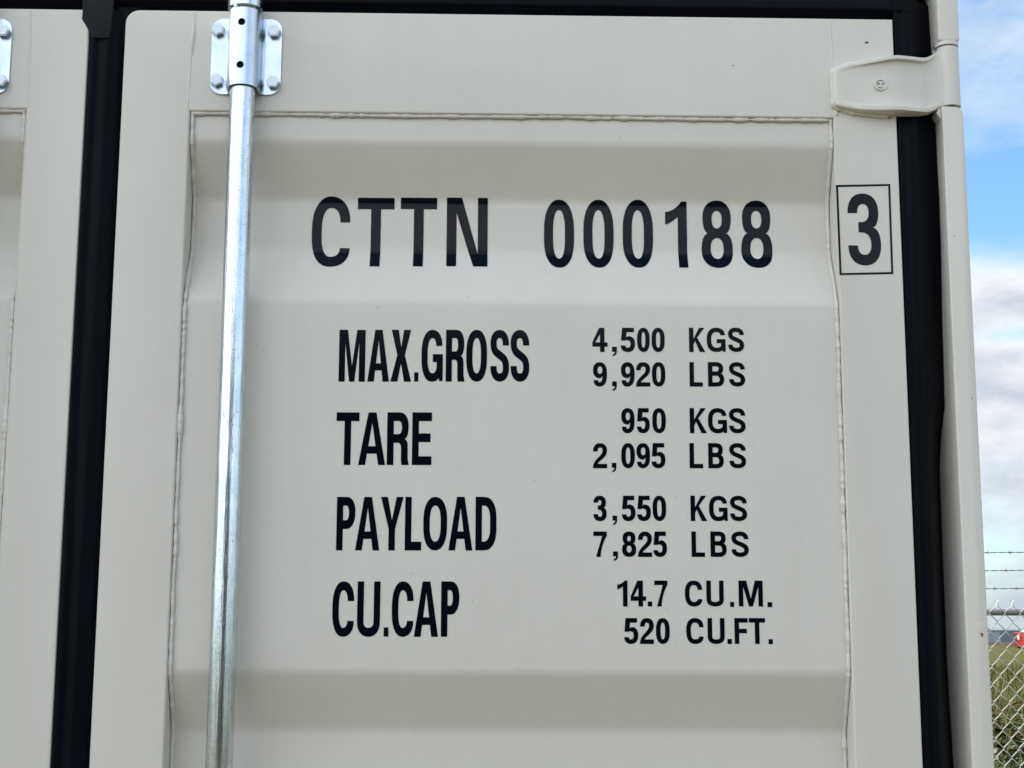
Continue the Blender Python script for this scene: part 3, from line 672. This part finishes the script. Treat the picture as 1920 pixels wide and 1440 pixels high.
TEXT = [
   ('main', 0.0142, 0.0165, [('C', -0.2449, -0.1897, 2.14, 2.2475), ('T', -0.179, -0.1259, 2.1412, 2.2461), ('T', -0.1167, -0.0639, 2.1418, 2.2467), ('N', -0.0496, 0.0098, 2.1425, 2.2473)]) ,
   ('main', 0.0132, 0.015, [('0', 0.0918, 0.1355, 2.1419, 2.2461), ('0', 0.1492, 0.1932, 2.1425, 2.2466), ('0', 0.2066, 0.2507, 2.1431, 2.2471), ('1', 0.2688, 0.3004, 2.144, 2.2453), ('8', 0.3215, 0.3669, 2.1439, 2.2471), ('8', 0.3794, 0.4249, 2.1445, 2.2476)]) ,
   ('3', 0.0138, 0.0155, [('3', 0.5249, 0.5719, 2.1408, 2.2469)]) ,
   ('MAX.GROSS', 0.0086, 0.0118, [('M', -0.198, -0.1612, 1.9688, 2.0427), ('A', -0.1577, -0.1274, 1.9691, 2.043), ('X', -0.1254, -0.0964, 1.9693, 2.0433), ('.', -0.0921, -0.0863, 1.9695, 1.9826), ('G', -0.0822, -0.0522, 1.9696, 2.0436), ('R', -0.048, -0.0215, 1.9699, 2.0439), ('O', -0.0192, 0.0099, 1.9701, 2.0441), ('S', 0.0148, 0.041, 1.9703, 2.0444), ('S', 0.0432, 0.0695, 1.9705, 2.0446)]) ,
   ('TARE', 0.0092, 0.0122, [('T', -0.1994, -0.1675, 1.8514, 1.9252), ('A', -0.1682, -0.1308, 1.8516, 1.9254), ('R', -0.1286, -0.0979, 1.8518, 1.9257), ('E', -0.0937, -0.0665, 1.852, 1.9259)]) ,
   ('PAYLOAD', 0.0088, 0.012, [('P', -0.1961, -0.1705, 1.7333, 1.807), ('A', -0.1699, -0.1366, 1.7334, 1.8071), ('Y', -0.1354, -0.1043, 1.7336, 1.8073), ('L', -0.1018, -0.079, 1.7337, 1.8075), ('O', -0.0765, -0.0438, 1.7339, 1.8077), ('A', -0.0416, -0.0086, 1.734, 1.8079), ('D', -0.0045, 0.0244, 1.7342, 1.8081)]) ,
   ('CU.CAP', 0.0088, 0.012, [('C', -0.1991, -0.1696, 1.6162, 1.691), ('U', -0.1652, -0.1339, 1.6163, 1.6911), ('.', -0.1286, -0.1221, 1.6167, 1.629), ('C', -0.1179, -0.0884, 1.6164, 1.6913), ('A', -0.0875, -0.0545, 1.6165, 1.6914), ('P', -0.0507, -0.0259, 1.6167, 1.6916)]) ,
   ('4,500 KGS', 0.0063, 0.0061, [('4', 0.1586, 0.1801, 2.0139, 2.0487), (',', 0.1864, 0.1931, 2.0079, 2.0215), ('5', 0.1989, 0.219, 2.0142, 2.049), ('0', 0.2221, 0.2399, 2.0144, 2.0492), ('0', 0.2426, 0.2611, 2.0145, 2.0494), ('K', 0.2957, 0.3186, 2.0149, 2.0498), ('G', 0.3209, 0.3475, 2.0152, 2.05), ('S', 0.3512, 0.3738, 2.0154, 2.0503)]) ,
   ('9,920 LBS', 0.0063, 0.0061, [('9', 0.1594, 0.1788, 1.9644, 1.9992), (',', 0.1863, 0.1927, 1.9584, 1.9719), ('9', 0.1988, 0.2179, 1.9646, 1.9995), ('2', 0.2199, 0.24, 1.9648, 1.9997), ('0', 0.2426, 0.2614, 1.965, 1.9999), ('L', 0.2956, 0.3143, 1.9653, 2.0003), ('B', 0.3217, 0.3445, 1.9655, 2.0005), ('S', 0.3516, 0.3741, 1.9658, 2.0007)]) ,
   ('950 KGS', 0.0063, 0.0061, [('9', 0.1986, 0.2172, 1.8984, 1.934), ('5', 0.2205, 0.2385, 1.8986, 1.9341), ('0', 0.2422, 0.2612, 1.8987, 1.9343), ('K', 0.2948, 0.3188, 1.8991, 1.9346), ('G', 0.3205, 0.3472, 1.8992, 1.9348), ('S', 0.3502, 0.3733, 1.8994, 1.935)]) ,
   ('2,095 LBS', 0.0063, 0.0061, [('2', 0.1584, 0.1783, 1.8489, 1.8841), (',', 0.1848, 0.1911, 1.8433, 1.8566), ('0', 0.1982, 0.2171, 1.8491, 1.8844), ('9', 0.2194, 0.2383, 1.8492, 1.8845), ('5', 0.2406, 0.2598, 1.8494, 1.8847), ('L', 0.2937, 0.3126, 1.8497, 1.885), ('B', 0.3199, 0.3415, 1.8498, 1.8852), ('S', 0.3495, 0.3728, 1.85, 1.8854)]) ,
   ('3,550 KGS', 0.0063, 0.0061, [('3', 0.1587, 0.1771, 1.7753, 1.8105), (',', 0.1852, 0.1915, 1.7699, 1.783), ('5', 0.1982, 0.217, 1.7755, 1.8107), ('5', 0.2196, 0.2384, 1.7757, 1.8109), ('0', 0.241, 0.2598, 1.7758, 1.811), ('K', 0.2938, 0.3169, 1.7761, 1.8113), ('G', 0.3196, 0.3454, 1.7762, 1.8114), ('S', 0.349, 0.3725, 1.7763, 1.8116)]) ,
   ('7,825 LBS', 0.0063, 0.0061, [('7', 0.1584, 0.1771, 1.726, 1.7609), (',', 0.1855, 0.1924, 1.7206, 1.7336), ('8', 0.1981, 0.2175, 1.7262, 1.7611), ('2', 0.2198, 0.2395, 1.7263, 1.7612), ('5', 0.2414, 0.2602, 1.7264, 1.7613), ('L', 0.2943, 0.3128, 1.7267, 1.7616), ('B', 0.3207, 0.343, 1.7268, 1.7618), ('S', 0.3499, 0.3737, 1.7269, 1.7619)]) ,
   ('14.7 CU.M.', 0.0063, 0.0061, [('1', 0.191, 0.205, 1.6585, 1.6937), ('4', 0.2093, 0.2305, 1.6586, 1.6938), ('.', 0.2329, 0.2388, 1.6587, 1.6655), ('7', 0.2419, 0.2602, 1.6588, 1.694), ('C', 0.2841, 0.308, 1.6589, 1.6941), ('U', 0.3138, 0.3377, 1.659, 1.6943), ('.', 0.3463, 0.3518, 1.6585, 1.6653), ('M', 0.3584, 0.3918, 1.6592, 1.6945), ('.', 0.398, 0.4045, 1.6584, 1.6652)]) ,
   ('520 CU.FT.', 0.0063, 0.0061, [('5', 0.2, 0.2192, 1.6079, 1.6428), ('2', 0.2214, 0.2406, 1.608, 1.6429), ('0', 0.2436, 0.2624, 1.6081, 1.643), ('C', 0.2852, 0.309, 1.6082, 1.6432), ('U', 0.3146, 0.338, 1.6083, 1.6433), ('.', 0.3416, 0.3478, 1.6084, 1.6151), ('F', 0.3517, 0.37, 1.6085, 1.6434), ('T', 0.3716, 0.3941, 1.6085, 1.6435), ('.', 0.3983, 0.4042, 1.6083, 1.615)]) ,
]

done = {}
for name, s, t, gl in TEXT:
    words = name.split(); wi = 0; prev = None
    for ch, x0, x1, z0, z1 in gl:
        if name == 'main': key = 'CTTN' if ch in 'CTN' else '000188'
        else:
            if prev is not None and len(words) > 1 and ch in 'KLC' and wi == 0: wi = 1
            key = (name, words[wi])
        prev = ch
        if key not in done: done[key] = bmesh.new()
        bm = done[key]
        add_glyph(bm, ch, x0, x1, z0, z1, s, t, depth if name == 'main' else (0.0 if name == '3' else 'panel'), 0.0006 if name == 'main' else .00045)
for name, bm in done.items():
    me = bpy.data.meshes.new('lettering')
    for v in bm.verts: v.co.x -= XC
    bm.to_mesh(me); bm.free(); me.materials.append(M_DECAL)
    o = bpy.data.objects.new('lettering', me); o['label'] = {'CTTN': 'large letters CTTN across the corrugation', '000188': 'large digits 000188 across the corrugation'}.get(name) or ('digit 3 inside a thin black rectangle' if name[0] == '3' else 'black lettering %s of the line %s' % (name[1], name[0]) if ' ' in name[0] else 'tall narrow black lettering ' + name[1]); link(o, D_R)
# thin frame round the check digit
bm = bmesh.new(); c = [(0.5108, 2.1262), (0.5880, 2.1284), (0.5886, 2.2616), (0.5098, 2.2592)]; L_ = .0030
i = [(0.5108 + L_ + .0001, 2.1262 + L_), (0.5880 - L_, 2.1284 + L_), (0.5886 - L_, 2.2616 - L_), (0.5098 + L_ + .0003, 2.2592 - L_)]
for k in range(4):
    q = [c[k], c[(k + 1) % 4], i[(k + 1) % 4], i[k]]; bm.faces.new([bm.verts.new((x, -.00040, z)) for x, z in q])
bmesh.ops.remove_doubles(bm, verts=bm.verts, dist=1e-6)
for v in bm.verts: v.co.x -= XC
me = bpy.data.meshes.new('digit_frame'); bm.to_mesh(me); bm.free(); me.materials.append(M_DECAL); link(bpy.data.objects.new('digit_frame', me), D_R)

# ---- chips, specks, rust
def fleck(name, pts, y, m, parent, label=None):
    bm = bmesh.new(); extrude_outline(bm, [pts], y - .0005, y + .0004); return cbuild(name, bm, m, parent, None, label)
def blobp(cx, cz, a, b, seed, n=10, tilt=0):
    rnd = random.Random(seed); o = []
    for k in range(n):
        t = 2 * math.pi * k / n; r = 1 + rnd.uniform(-.25, .25); u, v = a * r * math.cos(t), b * r * math.sin(t)
        o.append((cx + u * math.cos(tilt) - v * math.sin(tilt), cz + u * math.sin(tilt) + v * math.cos(tilt)))
    return o
fleck('rust_chip', [(0.6875, 1.6243), (0.6926, 1.6240), (0.6922, 1.6222), (0.6908, 1.6185), (0.6902, 1.6196)], 0, M_RUST, POST, 'small orange rust chip')
fleck('paint_chip', [(0.6848, 1.6390), (0.6880, 1.6375), (0.6925, 1.6372), (0.6922, 1.6355), (0.6895, 1.6350)], 0, M_CHIP, POST)
fleck('rust_chip', blobp(0.5908, 2.3610, .0028, .0013, 4), -.0022, M_RUST, HG)
fleck('paint_speck', blobp(0.5623, 2.4758, .0028, .0011, 5, 10, .2), 0, M_SPOT, D_R)
fleck('paint_speck', blobp(0.3658, 2.4381, .0010, .0007, 6), 0, M_SPOT, D_R)
fleck('paint_speck', blobp(0.6920, 1.9498, .0008, .0012, 7), 0, M_SPOT, POST)
fleck('paint_speck', blobp(0.6778, 2.1849, .0011, .0006, 8), 0, M_SPOT, POST)

# ------------------------------------------------------------ chain link fence
FY = 6.5
FN = empty('chain_link_fence', (3.0, FY, 0), 'galvanised chain link fence with three strands of barbed wire above its dark top rail', 'fence')
def fbuild(name, bm, m, smooth=None):
    for v in bm.verts: v.co.x -= 3.0; v.co.y -= FY
    return build(name, bm, m, FN, smooth)
FX0, FX1 = -3.2, 9.0
PW, PH = 0.0890, 0.1005; KX, KZ = 2.9615, 1.7995      # knuckle column / row
bm = bmesh.new(); rnd = random.Random(3)
i0 = int((FX0 - KX) / (PW / 2)); i1 = int((FX1 - KX) / (PW / 2))
for i in range(i0, i1):
    xa, xb = KX + i * PW / 2, KX + (i + 1) * PW / 2
    even = i % 2 == 0
    # this wire swings between column i and column i+1
    pts = []; r = .0029
    zz = KZ; k = 0 if even else 1
    ex = lambda s: s * .0022
    seq = []
    while zz > 0.03:
        side = k % 2 == 0
        x = xa if side else xb; s = 1 if side else -1
        seq += [Vector((x + s * .0035, FY + (.004 if side else -.004), zz + .0075)), Vector((x - s * .0012, FY, zz)), Vector((x + s * .0035, FY + (-.004 if side else .004), zz - .0075))]
        zz -= PH / 2; k += 1
    tube(bm, seq, r, 5)
    if not even: continue
# twisted tips standing above the rail
for i in range(i0, i1 + 1):
    if i % 2: continue
    x = KX + i * PW / 2
    for s in (-1, 1):
        tube(bm, [Vector((x + s * .018, FY - .020 + .003 * s, KZ - .024)), Vector((x + s * .003, FY - .006, KZ - .005)), Vector((x - s * .0022, FY - .004, KZ + .002)), Vector((x + s * .0022, FY - .004, KZ + .008)), Vector((x - s * .001, FY - .003, KZ + .013)), Vector((x - s * .010, FY - .003, KZ + .021))], .0023, 5)
fbuild('wire_mesh', bm, M_GALV, 60)
bm = bmesh.new(); cyl(bm, (FX0, FY + .022, 1.7555), (FX1, FY + .022, 1.7555), .0185, None, 24); fbuild('top_rail', bm, M_RAIL, 50)
for x in (FX0, -0.2, 6.0, FX1):
    bm = bmesh.new(); cyl(bm, (x, FY + .050, 0), (x, FY + .050, 1.80), .030, None, 24); cyl(bm, (x, FY + .050, 1.80), (x, FY + .005, 2.13), .016, .012, 12); fbuild('fence_post', bm, M_RAIL, 50)
for z, bx in ((2.0920, 3.053), (1.9925, 3.026), (1.8925, 3.082)):
    bm = bmesh.new(); n = int((FX1 - FX0) / .012)
    for s in (0, math.pi):
        tube(bm, [Vector((FX0 + .012 * k, FY + .0017 * math.cos(k * .75 + s), z + .0017 * math.sin(k * .75 + s) + .004 * math.sin(k * .05 + z * 9))) for k in range(n)], .0014, 5)
    x = bx - int((bx - FX0) / .127) * .127; j = 0
    while x < FX1:
        zc = z + .004 * math.sin((x - FX0) / .012 * .05 + z * 9)
        tube(bm, [Vector((x - .007 + .0023 * k, FY + .004 * math.cos(k * 1.9), zc + .004 * math.sin(k * 1.9))) for k in range(7)], .0019, 5)
        a = rnd.uniform(0, 3.1)
        for q in (a, a + 1.6):
            tube(bm, [Vector((x - .012 * math.cos(q) * .3, FY + .012 * math.cos(q), zc + .014 * math.sin(q))), Vector((x + .012 * math.cos(q) * .3, FY - .012 * math.cos(q), zc - .014 * math.sin(q)))], .0011, 4)
        x += .127
    fbuild('barbed_wire', bm, M_BARB, 60)

# ------------------------------------------------------------ weeds and grass beyond the fence
def leafmat(name, c0, c1, tr=0.25):
    def f(t, b):
        oi = t.nodes.new('ShaderNodeNewGeometry')
        t.links.new(ramp(t, oi.outputs['Random Per Island'], ((0.0, c0), (1.0, c1))), b.inputs['Base Color'])
    return mat(name, c0, 0.75, spec=0.12, fn=f)
M_LEAF = leafmat('weed_leaf', (0.012, 0.020, 0.006), (0.062, 0.078, 0.022))
M_LEAFG = leafmat('greyish_leaf', (0.06, 0.085, 0.055), (0.14, 0.17, 0.12))
M_SEED = leafmat('seed_head', (0.06, 0.030, 0.015), (0.17, 0.10, 0.05))
M_STEM = mat('stem', (0.09, 0.09, 0.035), 0.8)
M_BLADE = leafmat('grass_blade', (0.030, 0.040, 0.010), (0.135, 0.130, 0.045))
def leaf(bm, p, d, l, w_, rnd):
    d = d.normalized(); up = Vector((0, 0, 1)); s = d.cross(up)
    if s.length < .1: s = Vector((1, 0, 0))
    s.normalize(); s = (s + Vector((0, 0, rnd.uniform(-.6, .6)))).normalized()
    pts = [(0, .12), (.35, 1), (.7, .75), (1, .05)]
    L_, R_ = [], []
    for t, k in pts:
        c = p + d * l * t + Vector((0, 0, -l * .35 * t * t)); L_.append(bm.verts.new(c - s * w_ * k * .5)); R_.append(bm.verts.new(c + s * w_ * k * .5))
    for k in range(3): bm.faces.new((L_[k], R_[k], R_[k + 1], L_[k + 1]))
def weed(x, y, h, kind, label, seed, nst=7):
    rnd = random.Random(seed)
    o = empty('weed_plant', (x, y, 0), label, 'weed', 'tall weeds growing behind the fence')
    st, lf = bmesh.new(), bmesh.new()
    for k in range(nst):
        a = rnd.uniform(0, 6.28); lean = rnd.uniform(.03, .22); hh = h * rnd.uniform(.78, 1.0)
        base = Vector((rnd.uniform(-.12, .12), rnd.uniform(-.12, .12), 0)); top = base + Vector((math.cos(a) * lean * hh, math.sin(a) * lean * hh, hh))
        pts = [base.lerp(top, t) + Vector((math.cos(a), math.sin(a), 0)) * (-.08 * hh * math.sin(t * 3.14)) for t in (0, .25, .5, .75, 1)]
        tube(st, pts, [.007, .006, .005, .004, .002], 5)
        for j in range(int(hh * (85 if kind != 'seed' else 60))):
            t = rnd.uniform(.08, .98); i = min(int(t * 4), 3); p = pts[i].lerp(pts[i + 1], t * 4 - i)
            b = rnd.uniform(0, 6.28); l = rnd.uniform(.05, .15) * (1.15 - .5 * t)
            leaf(lf, p, Vector((math.cos(b), math.sin(b), rnd.uniform(-.1, .9))), l, l * rnd.uniform(.28, .45), rnd)
        if kind == 'seed':
            sd_ = bmesh.new()
            for j in range(46):
                t = .88 + .12 * j / 46; p = pts[3].lerp(pts[4], (t - .75) * 4) + Vector((rnd.gauss(0, .007), rnd.gauss(0, .007), rnd.gauss(0, .006)))
                leaf(sd_, p, Vector((rnd.uniform(-1, 1), rnd.uniform(-1, 1), rnd.uniform(-.3, 1))), .022, .016, rnd)
            build('seed_head', sd_, M_SEED, o)
    build('stem', st, M_STEM, o); build('foliage', lf, M_LEAFG if kind == 'grey' else M_LEAF, o)
    return o
weed(3.47, 7.85, 1.25, 'seed', 'tall weed with brown seed heads just behind the fence', 11, 7)
weed(3.66, 8.15, 1.12, 'grey', 'grey-green leafy weed right of the brown-headed one', 12, 9)
weed(3.36, 7.50, .95, 'leaf', 'dark green bushy weed, lowest and nearest the corner post', 13, 12)
weed(4.02, 9.30, 1.10, 'leaf', 'dark green weed behind the grey-green one', 14, 12)
weed(3.60, 7.30, .85, 'leaf', 'short dark weed at the right picture edge', 15, 12)
weed(4.45, 10.6, 1.12, 'seed', 'brown-headed weed farthest behind the fence', 16, 10)
rnd = random.Random(5); bm = bmesh.new()
for k in range(30000):
    t = rnd.random() ** 1.7; y = 6.75 + t * 60; xc = (y + 2.06) * 0.345; x = xc + rnd.uniform(-1, 1) * (1.2 + (y) * .06)
    if noise.noise(Vector((x * .8, y * .5, 2))) < -.25: continue
    h = rnd.uniform(.10, .34) * (1 + .5 * noise.noise(Vector((x, y, 7)))) * (1 + t * .5)
    a = rnd.uniform(0, 6.28); l = rnd.uniform(.1, .55) * h; wd = .004 + .003 * t * 5
    s = Vector((math.cos(a + 1.57), math.sin(a + 1.57), 0)) * wd; d = Vector((math.cos(a), math.sin(a), 0)); p = Vector((x, y, 0))
    q = p + d * l * .35 + Vector((0, 0, h * .6)); e = p + d * l + Vector((0, 0, h))
    v = [bm.verts.new(c) for c in (p - s, p + s, q + s * .7, q - s * .7, e)]
    bm.faces.new(v[:4]); bm.faces.new((v[3], v[2], v[4]))
o = build('grass', bm, M_BLADE); o['kind'] = 'stuff'; o['label'] = 'uneven green and yellowish grass in the field behind the fence'; o['category'] = 'grass'

# ------------------------------------------------------------ far things
def siding(t, b):
    co = objco(t); n = noise_n(t, objco(t, (1, 1, .1)), .6, 4)
    t.links.new(ramp(t, n, ((0.3, (0.22, 0.26, 0.30)), (0.7, (0.28, 0.32, 0.36)))), b.inputs['Base Color'])
M_SIDING = mat('blue_grey_siding', (0.19, 0.23, 0.28), 0.7, fn=siding)
M_ROOFG = mat('grey_roof', (0.12, 0.15, 0.19), 0.7); M_WIN = mat('window_glass', (0.03, 0.035, 0.04), 0.2)
WH = empty('warehouse', (118, 395, 0), 'long low blue-grey warehouse on the horizon beyond the field', 'building')
def wb(name, x0, x1, y0, y1, z0, z1, m, p=None, bev=0):
    bm = bmesh.new(); box(bm, x0, x1, y0, y1, z0, z1, bev); return build(name, bm, m, p or WH)
wb('wall', -40, 42, 0, 30, 0, 3.15, M_SIDING)
bm = bmesh.new(); pr = [(-.6, 3.16), (15, 3.75), (30.6, 3.16)]
q = [[bm.verts.new((x, y, z)) for y, z in pr] for x in (-40.6, 42.6)]
for k in range(2): bm.faces.new((q[0][k], q[0][k + 1], q[1][k + 1], q[1][k]))
bm.faces.new(q[0]); bm.faces.new(q[1]); bm.faces.new((q[0][0], q[0][2], q[1][2], q[1][0])); build('roof', bm, M_ROOFG, WH)
for x in range(-34, 40, 9): wb('door', x, x + 3.4, -.12, -.02, 0.02, 2.7, M_ROOFG)
M_BANK = mat('bare_soil_bank', (0.055, 0.045, 0.032), 0.95, spec=0.1, fn=lambda t, b: t.links.new(ramp(t, noise_n(t, objco(t, (.3, .3, 2)), .9, 6, .7), ((0.35, (0.028, 0.026, 0.018)), (0.65, (0.095, 0.072, 0.045)))), b.inputs['Base Color']))
bm = bmesh.new(); rows = []
for i in range(121):
    x = 20 + i * 1.2; h = .80 + .22 * noise.noise(Vector((x * .07, 1, 1))) + .10 * noise.noise(Vector((x * .5, 3, 1)))
    rows.append([bm.verts.new((x, 222 + dy + 2 * noise.noise(Vector((x * .1, 8, 1))), z)) for dy, z in ((-4, -.05), (-1.6, h * .62), (0, h), (3, h * .7), (8, -.05))])
for a, b in zip(rows, rows[1:]):
    for k in range(4): bm.faces.new((a[k], b[k], b[k + 1], a[k + 1]))
struct(build('soil_bank', bm, M_BANK, None, 80))

M_RED = mat('red_paint', (0.50, 0.035, 0.03), 0.45); M_WHITE = mat('white_paint', (0.8, 0.8, 0.78), 0.5); M_TYRE = mat('tyre', (0.02, 0.02, 0.02), 0.8)
TR = empty('trailer', (62.35, 168, 0), 'red box trailer with a white roof edge parked in the field', 'trailer')
def tb(name, x0, x1, y0, y1, z0, z1, m, p=None, bev=0):
    bm = bmesh.new(); box(bm, x0, x1, y0, y1, z0, z1, bev); return build(name, bm, m, p or TR)
TR.rotation_euler.z = R(-20)
body = tb('body', -1.60, 3.4, 0, 2.3, .42, 2.06, M_RED, None, .05)
tb('roof_edge', -0.90, 3.45, -.04, 2.34, 2.07, 2.28, M_WHITE, None, .06)
tb('side_rib', -1.62, -1.35, -.05, -.005, .50, 2.0, mat('dark_red', (0.16, 0.03, 0.04), 0.6))
tb('white_panel', -1.26, -1.04, -.06, -.008, 1.25, 1.78, M_WHITE)
tb('chassis', -1.3, 3.2, .2, 2.1, .28, .415, M_TYRE)
for x in (.3, 1.3):
    for y in (.12, 1.95):
        bm = bmesh.new(); cyl(bm, (x, y, .36), (x, y + .22, .36), .36, None, 24); wq = build('wheel', bm, M_TYRE, TR, 40)
        bm = bmesh.new(); cyl(bm, (x, y - .02, .36), (x, y + .05, .36), .19, None, 16); build('rim', bm, M_WHITE, wq, 40)
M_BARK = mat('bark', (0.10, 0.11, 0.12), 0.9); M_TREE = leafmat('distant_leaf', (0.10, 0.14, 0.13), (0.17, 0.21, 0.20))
def far_tree(x, y, h, label, seed):
    rnd = random.Random(seed); o = empty('tree', (x, y, 0), label, 'tree', 'small trees far beyond the warehouse yard')
    bm = bmesh.new(); tube(bm, [Vector((0, 0, 0)), Vector((.05, 0, h * .5)), Vector((0, .1, h * .95))], [h * .03, h * .02, h * .006], 6)
    tips = []
    for k in range(14):
        z = h * rnd.uniform(.3, .8); a = rnd.uniform(0, 6.28); l = h * rnd.uniform(.2, .42)
        e = Vector((math.cos(a) * l * .8, math.sin(a) * l * .8, min(z + l * .7, h))); tube(bm, [Vector((0, 0, z)), e * .5 + Vector((0, 0, z * .5 - .05 * l)), e], [h * .010, h * .007, h * .003], 5); tips.append(e)
    build('trunk', bm, M_BARK, o)
    bm = bmesh.new()
    for k in range(420):
        e = rnd.choice(tips); p = e + Vector((rnd.gauss(0, .07), rnd.gauss(0, .07), rnd.gauss(0, .07))) * h
        leaf(bm, p, Vector((rnd.uniform(-1, 1), rnd.uniform(-1, 1), rnd.uniform(-.5, 1))), h * .05, h * .03, rnd)
    build('crown', bm, M_TREE, o)
far_tree(146.2, 442, 8.4, 'thin tree rising over the warehouse roof, left of the white mast', 3)
far_tree(137, 450, 7.0, 'low tree hidden behind the corner post edge', 4)
ML = empty('mast', (149.3, 438, 0), 'slender white mast standing beyond the warehouse', 'mast')
bm = bmesh.new(); cyl(bm, (0, 0, 0), (0, 0, 6.9), .55, .35, 16); build('pole', bm, M_WHITE, ML, 40)
bm = bmesh.new(); cyl(bm, (0, 0, 6.9), (0, 0, 8.2), .5, .3, 12); build('antenna_head', bm, M_WHITE, ML, 40)

# ------------------------------------------------------------ unseen dark shed added behind the viewer for the glossy lettering to mirror
M_REFLSHED = mat('reflection_shed_dark', (0.020, 0.022, 0.022), 0.7, spec=0.2, fn=lambda t, b: bump(t, b, noise_n(t, objco(t, (30, 1, .1)), 1, 2), .5, .02))
SH = empty('reflection_shed', (1.7, -16, 0), 'dark windowless shed added out of view so the glossy lettering reflects something dark', 'shed')
def sb(name, x0, x1, y0, y1, z0, z1, m, bev=0):
    bm = bmesh.new(); box(bm, x0, x1, y0, y1, z0, z1, bev); return build(name, bm, m, SH)
sb('wall', -5.6, 6.0, -7, 0, 0, 5.05, M_REFLSHED)
sb('roof', -5.8, 6.2, -7.2, .15, 5.06, 5.22, M_REFLSHED, .02)
sb('reflection_shed_door', -1.5, 1.9, .005, .06, .02, 3.4, M_TYRE)
